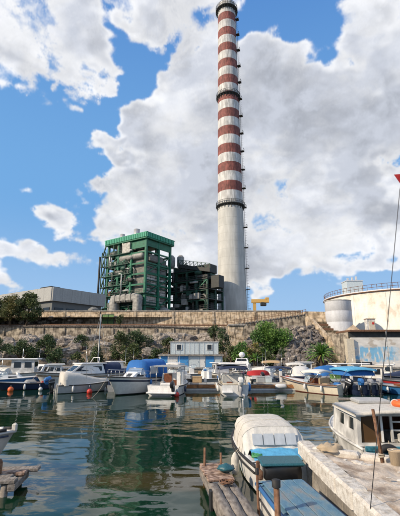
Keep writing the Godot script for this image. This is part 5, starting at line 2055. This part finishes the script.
	tube(st, Vector3(0.02, 5.4, 0), Vector3(1.1, 0.2, 0.4), 0.01, -1, 4)
	tube(st, Vector3(-0.02, 5.4, 0), Vector3(-1.1, 0.2, -0.3), 0.01, -1, 4)
	put(ms, "stay", st, "galvanised")
	# mooring buoys
	n = 0
	for b in [[-13.4, 29.0, 0.2, "orange_plastic", "tan-orange mooring buoy beside the navy dinghy"], [-7.4, 27.5, 0.19, "red_plastic", "red mooring buoy under the cream-tarped boat"], [-1.45, 25.6, 0.17, "red_plastic", "red mooring buoy behind the varnished-door boat"], [-11.4, 29.3, 0.14, "white_plastic", "small white buoy before the navy dinghy"]]:
		var g := thing("mooring_buoy", b[4], "buoy", Vector3(b[0], 0.06, -b[1]), 0.0, "mooring buoys")
		st = S(true)
		ball(st, Vector3(0, 0.06, 0), Vector3.ONE * b[2], 14)
		put(g, "float", st, b[3])
		st = S(true)
		ring(st, Vector3(0, 0.06 + b[2] * 1.15, 0), b[2] * 0.25, 0.02, Basis(Vector3(1, 0, 0), PI / 2), 10, 5)
		put(g, "eye", st, "dark_steel")

# ------------------------------------------------------------------ the near side: quay, boats, jetties
func make_near_things():
	var st: SurfaceTool
	var r := RandomNumberGenerator.new()
	r.seed = 4
	# concrete quay on the right
	var q := struct("near_quay")
	var far := func(x: float) -> float: return 8.25 - maxf(0.0, x - 2.05) * 0.70
	st = S(true)
	var rows := []
	for j in 61:
		var row := []
		for i in 81:
			var x := 2.24 + pow(i / 80.0, 1.3) * 8.0
			var d := lerpf(1.0, maxf(far.call(x), 3.0) - 0.02, j / 60.0)
			var y := 0.9 + nz.get_noise_2d(x * 1.4, d * 1.4) * 0.035 + nz.get_noise_2d(x * 6.0, d * 6.0) * 0.012 - 0.05 * smoothstep(0.1, 0.45, nz.get_noise_2d(x * 0.7 + 30.0, d * 0.7))
			row.append(Vector3(x, y, -d))
		rows.append(row)
	loft(st, rows)
	put(q, "paving", st, "quay_near")
	st = S()
	for i in 40:
		var x0 := 2.24 + i * 0.2
		var x1 := x0 + 0.2
		var d0 := maxf(far.call(x0), 3.0)
		var d1 := maxf(far.call(x1), 3.0)
		quad(st, Vector3(x0, 0.88, -d0), Vector3(x0, -0.6, -d0), Vector3(x1, -0.6, -d1), Vector3(x1, 0.88, -d1))
	quad(st, Vector3(2.24, 0.88, -1.0), Vector3(2.24, -0.6, -1.0), Vector3(2.24, -0.6, -8.2), Vector3(2.24, 0.88, -8.2))
	put(q, "quay_core", st, "quay_far")
	var d := 1.2
	while d < 8.0:
		var l := r.randf_range(0.55, 0.95)
		st = S()
		rbox(st, Vector3(2.14 + r.randf_range(-0.015, 0.015), 0.775 + r.randf_range(-0.012, 0.012), -(d + l * 0.5)), Vector3(0.28, 0.28, l - 0.02), 0.035, Basis(Vector3.UP, r.randf_range(-0.02, 0.02)))
		put(q, "edge_stone", st, "quay_edge")
		st = S()
		rbox(st, Vector3(2.18, 0.15, -(d + l * 0.5)), Vector3(0.2, 1.0, l - 0.01), 0.02)
		put(q, "face_stone", st, "quay_far")
		d += l
	var x := 2.15
	while x < 6.0:
		var l := r.randf_range(0.5, 0.9)
		st = S()
		rbox(st, Vector3(x + l * 0.5, 0.82, -far.call(x + l * 0.5) + 0.04), Vector3(l * 1.2 - 0.02, 0.26, 0.24), 0.04, Basis(Vector3.UP, -0.61 + r.randf_range(-0.03, 0.03)))
		put(q, "edge_stone", st, "quay_edge")
		x += l
	var chips := []
	for i in 4:
		chips.append(rock_mesh(600 + i, "quay_edge", 0.6))
	for i in 22:
		var o := put(q, "rubble_chip", chips[i % 4])
		var cx := r.randf_range(2.5, 4.3)
		var cd := r.randf_range(4.9, maxf(5.0, far.call(cx) - 0.15))
		if i < 14:
			var t := r.randf()
			cx = lerpf(2.6, 3.1, t) + r.randfn() * 0.12
			cd = lerpf(7.3, 5.9, t) + r.randfn() * 0.1
		o.position = Vector3(cx, 0.905, -cd)
		var s := r.randf_range(0.03, 0.13)
		o.scale = Vector3(s * 1.6, s * 0.55, s)
		o.rotation.y = r.randf_range(0, TAU)

	# pale net heap at the tip of the quay
	var nh := thing("net_heap", "heap of tan fishing net on the tip of the quay", "net", Vector3(2.42, 0.93, -7.85))
	st = S(true)
	rows = []
	for i in 9:
		var row := []
		for k in 17:
			var a := TAU * (k % 16) / 16.0
			var t := i / 8.0
			var rr := cos(t * PI * 0.5) * (0.19 + 0.13 * nz.get_noise_2d(cos(a) * 2.0 + 5.0, sin(a) * 2.0 + t))
			var yy := sin(t * PI * 0.5) * 0.15 * (1.0 + 0.9 * nz.get_noise_2d(cos(a) * 1.3, t * 2.0 + 8.0))
			row.append(Vector3(cos(a) * rr * 1.1, yy * 0.8, sin(a) * rr * 0.7))
		rows.append(row)
	for i in 8:
		for k in 16:
			quad(st, rows[i][k + 1], rows[i][k], rows[i + 1][k], rows[i + 1][k + 1])
	put(nh, "net_folds", st, "net_tan")
	# rusty mooring pole and bucket on the quay
	var rp := thing("rusty_quay_pole", "leaning rusty pole on the quay before the wheelhouse boat", "pole", Vector3(3.06, 0.88, -7.15))
	st = S(true)
	tube(st, Vector3(0, 0, 0), Vector3(-0.08, 0.86, 0.0), 0.032, 0.026, 10)
	put(rp, "pole_shaft", st, "rust")
	st = S(true)
	ring(st, Vector3(-0.01, 0.12, 0), 0.045, 0.014, Basis(Vector3(0, 0, 1), 0.2), 14, 6)
	ring(st, Vector3(-0.012, 0.15, 0), 0.043, 0.014, Basis(Vector3(0, 0, 1), -0.1), 14, 6)
	put(rp, "rope_turns", st, "rope")
	var bk := thing("tan_bucket", "tan plastic bucket at the foot of the rusty pole", "bucket", Vector3(3.22, 0.89, -7.0))
	st = S(true)
	lathe(st, [Vector2(0, 0), Vector2(0.085, 0), Vector2(0.11, 0.22), Vector2(0.12, 0.225), Vector2(0.12, 0.24), Vector2(0.10, 0.24), Vector2(0.08, 0.03), Vector2(0, 0.03)], 20)
	put(bk, "pail", st, "net_tan")
	st = S(true)
	var hp2 := []
	for i in 9:
		var a := PI * i / 8.0
		hp2.append(Vector3(cos(a) * 0.115, 0.22 + sin(a) * 0.05, 0.09 * sin(a)))
	polytube(st, hp2, 0.005, 5)
	put(bk, "handle", st, "steel")

	near_tarp_boat()
	near_skiff(r)
	wheelhouse_boat()
	left_side(r)
	low_jetty(r)

	# line running up from the quay to a pole out of the frame, with a red pennant at the head
	var ln := thing("pennant_pole", "thin pole and stay with a red pennant above the quay", "pole", Vector3(3.92, 0.9, -6.0))
	st = S(true)
	tube(st, Vector3(0, 0, 0), Vector3(-0.05, 6.4, 0.0), 0.04, 0.025, 8)
	put(ln, "pole_shaft", st, "galvanised")
	st = S(true)
	tube(st, Vector3(-1.90, -0.02, 0.8), Vector3(-0.62, 4.4, 0.0), 0.0055, -1, 5)
	tube(st, Vector3(-0.62, 4.4, 0.0), Vector3(-0.05, 6.3, 0.0), 0.0055, -1, 5)
	put(ln, "stay", st, "dark_rope")
	st = S(true)
	rows = []
	for i in 7:
		var t := i / 6.0
		var row := []
		for k in 5:
			var s := k / 4.0
			row.append(Vector3(-0.05 - (0.60 - 0.22 * s) * t, 4.74 - 0.46 * s - 0.03 * t, 0.07 * sin(t * 5.0 + s)))
		rows.append(row)
	loft(st, rows)
	put(ln, "pennant", st, "canvas_red")

func near_tarp_boat():
	var o := boat("tarp_boat", "white boat under a cream hooped tarpaulin beside the near quay", "boat", Vector3(1.56, 0, -10.35), 3, {"L": 4.0, "B": 1.46, "H": 0.55, "sheer": 0.22, "rake": 0.3, "draft": 0.22, "tw": 0.80, "full": 2.8, "cock": [0.05, 0.62], "hull": "gel_white", "rail": "rubber", "bottom": "antifoul_black", "stripe": "", "floor": 0.12})
	var r: Node3D = o.root
	# tarpaulin over four hoops, ending aft in a curtain with clear panels; f is metres forward of midships
	var st := S(true)
	var rows := []
	var n := 22
	for i in n + 1:
		var t := i / float(n)
		var f := lerpf(1.45, -1.0, t)
		var end := smoothstep(0.0, 0.42, t)
		var hh := lerpf(0.22, 0.62, end) - 0.05 * smoothstep(0.75, 1.0, t)
		var ww := lerpf(0.42, 0.71, smoothstep(0.0, 0.5, t))
		var sag := 0.016 * (0.5 - 0.5 * cos(t * TAU * 3.0)) * end
		var row := []
		for k in 21:
			var a := PI * k / 20.0
			var x := cos(a)
			x = signf(x) * pow(absf(x), 0.36)
			var y := pow(sin(a), 0.45)
			var fold := nz.get_noise_3d(x * 1.2 + 4.0, y * 2.5, f * 2.2) * 0.07 + sin(f * 13.0 + y * 3.0 + x) * 0.014 * (1.0 - y * y)
			row.append(Vector3(x * ww * (1.0 - 0.15 * y * y) + signf(x) * fold * (1.0 - y * 0.6), 0.52 + y * hh - sag * y + fold * 0.5 * y, -f))
		rows.append(row)
	loft(st, rows)
	var first: Array = rows[0]
	for k in 20:
		tri(st, Vector3(0, 0.5, first[10].z), first[k], first[k + 1])
	put(r, "tarpaulin", st, "canvas_cream")
	# sewn seams over the hoops, hem cord and ties down to the rail
	for i in [7, 12, 17, 22]:
		var line := []
		for p in rows[i]:
			line.append(p + Vector3(p.x * 0.006, 0.004, 0))
		st = S(true)
		polytube(st, line, 0.006, 5)
		put(r, "seam", st, "canvas_cream")
	for s in [0, 20]:
		var hem := []
		for i in n + 1:
			hem.append(rows[i][s] + Vector3(signf(rows[i][s].x) * 0.006, 0.01, 0))
		st = S(true)
		polytube(st, hem, 0.010, 5)
		put(r, "hem_cord", st, "rope")
		for i in [4, 8, 12, 16, 20]:
			var p: Vector3 = rows[i][s]
			st = S(true)
			tube(st, p + Vector3(signf(p.x) * 0.01, 0.02, 0), p + Vector3(signf(p.x) * 0.04, -0.14, 0.02), 0.006, -1, 5)
			put(r, "tie", st, "rope")
	var top: Array = rows[n]
	st = S(true)
	var low := []
	for k in 21:
		var p: Vector3 = top[k]
		low.append(Vector3(p.x, 0.66 if absf(p.x) < 0.58 else 0.56, 1.20 + 0.025 * sin(k * 1.7)))
	for k in 20:
		quad(st, low[k], low[k + 1], top[k + 1], top[k])
	put(r, "aft_curtain", st, "canvas_white")
	for i in 4:
		st = S()
		var q := func(u: float, v: float) -> Vector3: return Vector3(lerpf(-0.49, 0.49, u), lerpf(0.74, 0.95, v), lerpf(1.185, 1.09, v))
		var a: Vector3 = q.call(i / 4.0 + 0.012, 0.0)
		var b: Vector3 = q.call((i + 1) / 4.0 - 0.012, 0.0)
		var c: Vector3 = q.call((i + 1) / 4.0 - 0.012, 1.0)
		var d: Vector3 = q.call(i / 4.0 + 0.012, 1.0)
		var nn := Vector3(0, 0.008, 0.02)
		hexa(st, [a, b, b + nn, a + nn, d, c, c + nn, d + nn])
		put(r, "vinyl_window", st, "clear_vinyl")
	# blue cloth over the stern well
	st = S(true)
	rows = []
	for i in 13:
		var t := i / 12.0
		var row := []
		for k in 15:
			var s := k / 14.0 * 2.0 - 1.0
			var f := lerpf(-1.2, -1.75, t)
			row.append(Vector3(s * 0.55, 0.66 + 0.03 * (1.0 - s * s) - 0.09 * t + nz.get_noise_2d(s * 2.5, f * 5.0) * 0.03, -f))
		rows.append(row)
	loft(st, rows)
	put(r, "blue_cloth", st, "canvas_sky")
	for s in [-1.0, 1.0]:
		st = S(true)
		polytube(st, gunwale_pts(o, 0.02, 0.985, s, 26, -0.16, -0.005), 0.022, 6)
		put(r, "lower_rubbing_strake", st, "rubber")
	st = S(true)
	tube(st, Vector3(-0.25, 0.8, -1.5), Vector3(-0.25, 1.36, -1.5), 0.012, -1, 6)
	ball(st, Vector3(-0.25, 1.37, -1.5), Vector3.ONE * 0.03, 8)
	put(r, "bow_light", st, "white_plastic")
	block(r, "bow_bitt", Vector3(0, 0.78, -1.85), Vector3(0.08, 0.16, 0.08), "varnish", 0.01)
	st = S(true)
	var pts := []
	for i in 22:
		pts.append(Vector3(-0.46 + 0.11 * sin(i * 1.3), 0.62 + 0.02 * sin(i * 2.7), 1.45 + i * 0.008 + 0.08 * cos(i * 1.3)))
	polytube(st, pts, 0.018, 6)
	put(r, "green_line", st, "green_plastic")
	var f := thing("pale_fender", "pale cream fender hanging from the tarpaulin boat's side", "fender", Vector3(0.78, 0.28, -9.5))
	st = S(true)
	lathe(st, [Vector2(0, -0.22), Vector2(0.06, -0.2), Vector2(0.085, -0.12), Vector2(0.085, 0.12), Vector2(0.05, 0.2), Vector2(0.02, 0.24), Vector2(0, 0.25)], 14)
	put(f, "fender_body", st, "canvas_cream")
	st = S()
	tube(st, Vector3(0, 0.22, 0), Vector3(0.12, 0.36, 0), 0.008)
	put(f, "lanyard", st, "rope")

func near_skiff(rg: RandomNumberGenerator):
	var o := boat("blue_skiff", "flat skiff with worn blue deck moored along the near quay", "boat", Vector3(1.60, 0, -5.35), 187.0, {"L": 4.0, "B": 0.84, "H": 0.56, "sheer": 0.05, "rake": 0.1, "tw": 0.96, "full": 3.4, "cock": [0.0, 0.02], "hull": "old_white", "deck": "skiff_deck", "bottom": "antifoul_blue", "rail": "hull_blue"})
	var r: Node3D = o.root
	for i in 4:
		var st := S()
		rbox(st, Vector3(-0.27 + i * 0.18, 0.605, 0.25), Vector3(0.172, 0.02, 3.3), 0.006)
		put(r, "deck_plank", st, "skiff_deck")
	var st := S(true)
	for s in [-1.0, 1.0]:
		polytube(st, [hp(o, 0.0, 1.0, s, -0.2), hp(o, 0.25, 1.0, s, -0.22, -0.01), hp(o, 0.6, 1.0, s, -0.2, -0.01)], 0.014, 5)
	put(r, "hull_rope", st, "dark_rope")
	# outboard motor laid across the stern
	var m := thing("lying_outboard", "teal-topped black outboard motor lying across the skiff stern", "motor", Vector3(1.42, 0.36, -8.0), 0.06)
	st = S(true)
	var rows := []
	for a in [[-0.30, 0.10, 0.10], [-0.25, 0.15, 0.15], [0.0, 0.175, 0.17], [0.28, 0.17, 0.165], [0.38, 0.14, 0.14], [0.41, 0.06, 0.06]]:
		var row := []
		for i in 17:
			var t := TAU * i / 16.0
			row.append(Vector3(a[0] + 0.06, 0.17 + signf(sin(t)) * pow(absf(sin(t)), 0.5) * a[1], signf(cos(t)) * pow(absf(cos(t)), 0.5) * a[2]))
		rows.append(row)
	loft(st, rows, true)
	put(m, "cowl", st, "black_plastic")
	st = S()
	rbox(st, Vector3(0.10, 0.345, -0.02), Vector3(0.82, 0.06, 0.42), 0.025, Basis(Vector3(1, 0, 0), 0.12))
	put(m, "cowl_lid", st, "teal_plastic")
	st = S()
	rbox(st, Vector3(-0.32, 0.14, 0.05), Vector3(0.10, 0.16, 0.14), 0.02)
	rbox(st, Vector3(-0.34, 0.28, 0.0), Vector3(0.06, 0.16, 0.1), 0.01)
	put(m, "clamp", st, "rust")
	st = S(true)
	polytube(st, [Vector3(0.45, 0.06, 0.1), Vector3(0.5, -0.05, 0.14), Vector3(0.3, -0.06, 0.2)], 0.012, 6)
	put(m, "fuel_hose", st, "rubber")
	# posts standing in the water
	var i := 0
	for a in [[0.935, 7.05, 0.80, 0.024, "thin rusty post left of the skiff, head wrapped in black"], [1.04, 5.9, 0.96, 0.045, "thick brown post standing between timber float and skiff"]]:
		var p := thing("mooring_post", a[4], "post", Vector3(a[0], -0.6, -a[1]), 0.0, "posts by the skiff")
		st = S(true)
		polytube(st, [Vector3(0, 0, 0), Vector3(0.01, 0.7, 0), Vector3(0, 0.6 + a[2], 0)], [a[3], a[3] * 0.95, a[3] * 0.9], 10)
		put(p, "post_shaft", st, "rust")
		st = S(true)
		lathe(st, [Vector2(a[3] * 1.3, 0), Vector2(a[3] * 1.35, 0.09), Vector2(0, 0.1)], 10, Vector3(0, 0.55 + a[2], 0))
		put(p, "post_cap", st, "rubber")
		i += 1

func wheelhouse_boat():
	var at := Vector3(4.64, 0, -11.2)
	var o := boat("wheelhouse_boat", "white wheelhouse boat with teal transom beyond the near quay", "boat", at, -3, {"L": 4.1, "B": 2.1, "H": 0.66, "sheer": 0.30, "rake": 0.3, "full": 2.6, "tw": 0.94, "hull": "old_white", "bottom": "antifoul_blue", "deck": "old_white", "rail": "old_white", "cock": [0.03, 0.55], "floor": 0.1})
	var r: Node3D = o.root
	# transom: grey-teal boards with a bright blue foot
	for k in 5:
		var st0 := S()
		rbox(st0, Vector3(0, 0.20 + k * 0.115, 2.075), Vector3(1.80 + k * 0.025, 0.11, 0.05), 0.012)
		put(r, "transom_board", st0, "hull_blue" if k == 0 else "hull_teal")
	# wheelhouse: posts, roof, flush side walls, open towards the stern
	var w := grp(r, "wheelhouse")
	var p := frustum_pts(0.66, 1.32, -1.75, 0.15, 0.97, -1.72, 0.05, 0.93, 0.98, 0.92)
	var st: SurfaceTool
	for i in 4:
		st = S()
		bar(st, p[i], p[i + 4], 0.085)
		put(w, "corner_post", st, "old_white")
		st = S()
		bar(st, p[i + 4], p[(i + 1) % 4 + 4], 0.08)
		put(w, "top_beam", st, "old_white")
	st = S()
	bar(st, p[2] + Vector3(0, 0.02, 0), p[3] + Vector3(0, 0.02, 0), 0.08)
	put(w, "sill", st, "old_white")
	for f in [1, 3]:
		for q in [[0.0, 1.0, 0.0, 0.40], [0.0, 1.0, 0.80, 1.0], [0.0, 0.14, 0.40, 0.80], [0.34, 0.54, 0.40, 0.80], [0.74, 1.0, 0.40, 0.80]]:
			put(w, "side_panel", face_quad(p, f, q[0], q[1], q[2], q[3], 0.03), "old_white")
		for q in [[0.14, 0.34], [0.54, 0.74]]:
			put(w, "side_window", face_quad(p, f, q[0], q[1], 0.42, 0.80, 0.008), "tint_glass")
	put(w, "front_panel", face_quad(p, 0, 0.0, 1.0, 0.0, 0.5, 0.03), "old_white")
	for q in [[0.04, 0.48], [0.52, 0.96]]:
		put(w, "front_window", face_quad(p, 0, q[0], q[1], 0.5, 0.95, 0.01), "glass")
	# aft side: brown pane beside the port post, rails across the rest
	st = S()
	rbox(st, Vector3(-0.70, 1.0, 1.73), Vector3(0.46, 0.56, 0.02), 0.005)
	put(w, "brown_pane", st, "brown_glass")
	for x in [-0.44, -0.22]:
		st = S()
		bar(st, Vector3(x, 0.74, 1.74), Vector3(x, 1.29, 1.74), 0.05)
		put(w, "mullion", st, "old_white")
	for y in [0.98, 1.16]:
		st = S()
		bar(st, Vector3(-0.2, y, 1.72), Vector3(0.95, y, 1.72), 0.035)
		put(w, "cross_rail", st, "old_white")
	block(w, "dash", Vector3(0.05, 0.95, -0.1), Vector3(1.6, 0.5, 0.25), "varnish", 0.02)
	var rf := grp(r, "roof")
	st = S(true)
	var rows := []
	for i in 13:
		var t := i / 12.0
		var row := []
		for k in 13:
			var s := k / 12.0 * 2.0 - 1.0
			row.append(Vector3(s * lerpf(1.08, 0.95, smoothstep(0.7, 1.0, t)), 1.44 - 0.08 * s * s - 0.06 * smoothstep(0.75, 1.0, t), -lerpf(-2.05, 0.35, t)))
		rows.append(row)
	loft(st, rows)
	var under := []
	for row in rows:
		var q := []
		for v in row:
			q.append(v - Vector3(0, 0.07, 0))
		under.append(q)
	under.reverse()
	loft(st, under)
	for i in 12:
		for k in [0, 12]:
			quad(st, rows[i][k], rows[i + 1][k], rows[i + 1][k] - Vector3(0, 0.07, 0), rows[i][k] - Vector3(0, 0.07, 0))
	for k in 12:
		quad(st, rows[12][k], rows[12][k + 1], rows[12][k + 1] - Vector3(0, 0.07, 0), rows[12][k] - Vector3(0, 0.07, 0))
		quad(st, rows[0][k], rows[0][k + 1], rows[0][k + 1] - Vector3(0, 0.07, 0), rows[0][k] - Vector3(0, 0.07, 0))
	put(rf, "roof_shell", st, "canvas_cream")
	block(rf, "roof_hatch", Vector3(-0.2, 1.47, 0.45), Vector3(0.8, 0.1, 0.7), "gel_grey", 0.03)
	block(rf, "roof_board", Vector3(-0.35, 1.45, -0.05), Vector3(1.0, 0.05, 0.25), "plank_grey", 0.01)
	block(r, "engine_box", Vector3(0.25, 0.5, 1.2), Vector3(0.9, 0.6, 0.8), "canvas_grey", 0.05)
	block(r, "white_crate", Vector3(0.12, 0.82, 1.82), Vector3(0.42, 0.2, 0.28), "old_white", 0.03)
	block(r, "blue_box", Vector3(0.75, 0.82, 1.75), Vector3(0.35, 0.22, 0.3), "hull_navy", 0.03)
	# portholes of the port side
	for t in [0.52, 0.64]:
		var c := hp(o, t, 0.74, -1.0)
		var tang := (hp(o, t + 0.02, 0.74, -1.0) - c).normalized()
		var nrm := tang.cross(Vector3.UP).normalized()
		if nrm.x > 0.0:
			nrm = -nrm
		st = S(true)
		ring(st, c + nrm * 0.012, 0.10, 0.022, Basis(tang, nrm, tang.cross(nrm)), 18, 6)
		put(r, "porthole_ring", st, "galvanised")
		st = S(true)
		lathe(st, [Vector2(0.10, 0.0), Vector2(0.0, 0.006)], 18, c + nrm * 0.012, Basis(tang, nrm, tang.cross(nrm)))
		put(r, "porthole_glass", st, "tint_glass")
	var hf := Transform3D(Basis(Vector3.UP, deg_to_rad(-3)), at)
	# tyre hung on the transom
	var ty := thing("tyre_fender", "black tyre hung as fender on the wheelhouse boat's transom", "tyre", hf * Vector3(-0.52, 0.52, 2.20), deg_to_rad(-3))
	st = S(true)
	ring(st, Vector3.ZERO, 0.20, 0.075, Basis(Vector3(1, 0, 0), PI / 2), 30, 10)
	put(ty, "tyre_ring", st, "rubber")
	st = S(true)
	tube(st, Vector3(0.05, 0.24, -0.02), Vector3(0.08, 0.30, -0.14), 0.012, -1, 5)
	put(ty, "lanyard", st, "rope")
	# orange life ring lying on the roof
	var lr := thing("orange_life_ring", "orange life ring lying on the wheelhouse boat's roof", "life ring", hf * Vector3(0.36, 1.50, 1.3), 0.3)
	st = S(true)
	ring(st, Vector3.ZERO, 0.25, 0.085, Basis.from_scale(Vector3(1, 0.9, 1)), 30, 12)
	put(lr, "ring_body", st, "orange_plastic")
	for k in 4:
		st = S(true)
		var a := TAU * k / 4.0 + 0.5
		ring(st, Vector3(cos(a) * 0.25, 0, sin(a) * 0.25), 0.088, 0.012, Basis(Vector3(cos(a), 0, sin(a)), Vector3(-sin(a), 0, cos(a)), Vector3(0, -1, 0)), 12, 5)
		put(lr, "band", st, "white_plastic")

func left_side(rg: RandomNumberGenerator):
	var o := boat("white_rowing_boat", "old white boat whose bow juts in from the left edge", "boat", Vector3(-6.85, 0.06, -9.65), -93, {"L": 4.3, "B": 1.6, "H": 0.62, "sheer": 0.5, "rake": 0.35, "hull": "old_white", "rail": "old_white", "deck": "old_white", "bottom": "antifoul_blue", "cock": [0.05, 0.74], "floor": 0.15})
	var r: Node3D = o.root
	# black and white rope fendering along the rail
	for s in [-1.0, 1.0]:
		for i in 16:
			var t := lerpf(0.35, 0.985, i / 16.0)
			var st := S(true)
			tube(st, hp(o, t, 1.0, s, 0.03, -0.01), hp(o, t + 0.034, 1.0, s, 0.03, -0.01), 0.034, -1, 8)
			put(r, "fender_segment", st, "rubber" if i % 2 else "white_plastic")
	var st := S(true)
	for s in [-1.0, 1.0]:
		polytube(st, gunwale_pts(o, 0.0, 0.985, s, 20, -0.11, 0.0), 0.02, 6)
	put(r, "strake", st, "hull_navy")
	for v in [0.5, 0.62, 0.74]:
		st = S(true)
		for s in [-1.0, 1.0]:
			var pts := []
			for i in 16:
				pts.append(hp(o, i / 15.0 * 0.98, v, s) + Vector3(0.004 * s, 0, 0))
			polytube(st, pts, 0.008, 5)
		put(r, "plank_seam", st, "canvas_tan")
	block(r, "stem_head", hp(o, 1.0, 1.0, 1.0, 0.05) + Vector3(0, 0, 0.03), Vector3(0.09, 0.16, 0.1), "canvas_cream", 0.02)
	block(r, "thwart", Vector3(0, 0.5, 0.3), Vector3(1.4, 0.05, 0.25), "plank_grey", 0.01)
	# small jetty beneath
	var j := thing("wooden_jetty", "short weathered jetty end at the left edge", "jetty", Vector3(-3.28, 0, -8.75), 0.12)
	for i in 4:
		st = S()
		rbox(st, Vector3(-2.3 - 0.12 * (i % 3), 0.27 + rg.randf_range(-0.012, 0.012), -0.42 + i * 0.235), Vector3(4.4 - 0.16 * i, 0.07, 0.225), 0.014)
		put(j, "plank", st, "plank_grey" if i != 1 else "plank_pink")
	for x in [-0.4, -1.6, -2.8]:
		st = S()
		rbox(st, Vector3(x, 0.16, -0.06), Vector3(0.14, 0.13, 0.9), 0.01)
		put(j, "crossbeam", st, "plank_grey")
	for p in [[-0.55, 0.3], [-0.5, -0.42], [-2.6, 0.3]]:
		st = S(true)
		tube(st, Vector3(p[0], -0.8, p[1]), Vector3(p[0], 0.2, p[1]), 0.07, -1, 9)
		put(j, "pile", st, "plank_grey")
	var b := thing("dark_canister", "dark brown canister standing on the left jetty", "canister", Vector3(-4.15, 0.31, -8.7))
	st = S(true)
	lathe(st, [Vector2(0, 0), Vector2(0.12, 0), Vector2(0.125, 0.2), Vector2(0.1, 0.25), Vector2(0.04, 0.27), Vector2(0.04, 0.31), Vector2(0, 0.31)], 16)
	put(b, "canister_body", st, "rust")
	st = S(true)
	lathe(st, [Vector2(0.05, 0.3), Vector2(0.05, 0.34), Vector2(0, 0.34)], 12)
	put(b, "cap", st, "rubber")

func low_jetty(rg: RandomNumberGenerator):
	# low float of rough timbers running out from the bottom edge
	var j := thing("timber_float", "low rough timber float with pinkish plank end", "jetty", Vector3(0.26, 0, -9.15), deg_to_rad(8.3))
	for i in 3:
		var st := S(true)
		var rows := []
		for k in 41:
			var z := 1.05 + k * 0.14
			var row := []
			for a in 13:
				var t := TAU * a / 12.0
				var x := signf(cos(t)) * pow(absf(cos(t)), 0.28) * 0.084
				var y := signf(sin(t)) * pow(absf(sin(t)), 0.28) * 0.145
				var n := nz.get_noise_3d(x * 14.0 + i * 9.0, y * 12.0, z * 5.2) * 0.045
				row.append(Vector3(-0.17 + i * 0.17 + x * (1.0 + n * 0.9), 0.18 + y + n * 0.8, z))
			rows.append(row)
		loft(st, rows, true)
		put(j, "timber", st, "plank_grey")
	for i in 7:
		var st := S()
		rbox(st, Vector3(rg.randf_range(-0.02, 0.02), 0.335 + rg.randf_range(-0.01, 0.012), -0.05 + i * 0.165), Vector3(0.52, 0.045, 0.155), 0.012, Basis(Vector3.UP, rg.randf_range(-0.04, 0.04)))
		put(j, "end_plank", st, "plank_pink")
	for s in [-0.2, 0.2]:
		var st := S()
		rbox(st, Vector3(s, 0.2, 0.55), Vector3(0.09, 0.2, 1.5), 0.01)
		put(j, "bearer", st, "plank_grey")
	for a in [[-0.18, 0.02, 0.36], [0.18, 0.15, 0.28]]:
		var st := S(true)
		tube(st, Vector3(a[0], -0.6, a[1]), Vector3(a[0] * 0.9, 0.34 + a[2], a[1]), 0.03, 0.026, 8)
		put(j, "stake", st, "rust")
	for k in 4:
		var st := S()
		rbox(st, Vector3(-0.27, 0.14, 1.4 + k * 1.2), Vector3(0.05, 0.34, 0.16), 0.01)
		put(j, "side_cleat", st, "rubber")
	# things lying on it
	var b := thing("blue_bag", "blue-grey plastic bag on the timber float", "bag", Vector3(0.52, 0.37, -8.55))
	var st := S(true)
	var rows := []
	for i in 9:
		var t := i / 8.0
		var row := []
		for k in 17:
			var a := TAU * (k % 16) / 16.0
			var rr := 0.13 * sin(clampf(t * 0.93 + 0.07, 0, 1) * PI) * (1.0 + 0.35 * nz.get_noise_2d(cos(a) * 2.0 + 3.0, sin(a) * 2.0 + t * 2.0)) + 0.01
			row.append(Vector3(cos(a) * rr * 1.2, t * 0.17, sin(a) * rr))
		rows.append(row)
	for i in 8:
		for k in 16:
			quad(st, rows[i][k + 1], rows[i][k], rows[i + 1][k], rows[i + 1][k + 1])
	put(b, "bag_body", st, "teal_plastic")
	var w := thing("orange_weed", "clump of rusty orange netting on the timber float", "netting", Vector3(0.50, 0.34, -7.95))
	st = S(true)
	for i in 7:
		var pts := []
		for k in 12:
			var a := TAU * k / 11.0
			pts.append(Vector3(cos(a) * (0.06 + 0.012 * i) + 0.02 * sin(i * 2.0), 0.02 + 0.03 * absf(sin(a * 1.5 + i)), sin(a) * (0.05 + 0.014 * i)))
		polytube(st, pts, 0.009, 5)
	put(w, "netting_strand", st, "rust")

# gear that every moored boat carries: side fenders, mooring lines, whip aerial, boxes in the well
func clutter_all():
	var r := RandomNumberGenerator.new()
	r.seed = 88
	for o in fleet:
		var b: Node3D = o.root
		var st: SurfaceTool
		for s in [-1.0, 1.0]:
			for t in [0.25, 0.55]:
				if r.randf() < 0.45:
					continue
				var p := hp(o, t, 0.95, s, -0.1)
				st = S(true)
				lathe(st, [Vector2(0, -0.2), Vector2(0.07, -0.16), Vector2(0.085, 0), Vector2(0.07, 0.14), Vector2(0.02, 0.2), Vector2(0, 0.21)], 9, p + Vector3(s * 0.10, -0.12, 0))
				put(b, "side_fender", st, ["white_plastic", "white_plastic", "blue_plastic", "hull_navy"][r.randi() % 4])
		if r.randf() < 0.6:
			st = S(true)
			var z := r.randf_range(-0.3, 1.2)
			tube(st, Vector3(0.5, o.H, z), Vector3(0.55, o.H + r.randf_range(1.4, 2.6), z + 0.15), 0.012, 0.007, 5)
			put(b, "aerial", st, "steel")
		for k in r.randi_range(1, 3):
			block(b, "gear_box", Vector3(r.randf_range(-0.5, 0.5), o.floor + 0.3, r.randf_range(0.4, o.L * 0.4)), Vector3(r.randf_range(0.25, 0.5), r.randf_range(0.35, 0.75), r.randf_range(0.25, 0.5)), ["white_plastic", "canvas_grey", "red_plastic", "hull_navy", "canvas_tan", "varnish", "blue_plastic"][r.randi() % 7], 0.04)
		st = S(true)
		var q := hp(o, 0.97, 1.0, 1.0)
		var pts := []
		for k in 7:
			var t := k / 6.0
			pts.append(q + Vector3(0.3 * t, -(q.y + 0.1) * (1.0 - (1.0 - t) * (1.0 - t)), -1.5 * t))
		polytube(st, pts, 0.014, 4)
		put(b, "mooring_line", st, "rope")
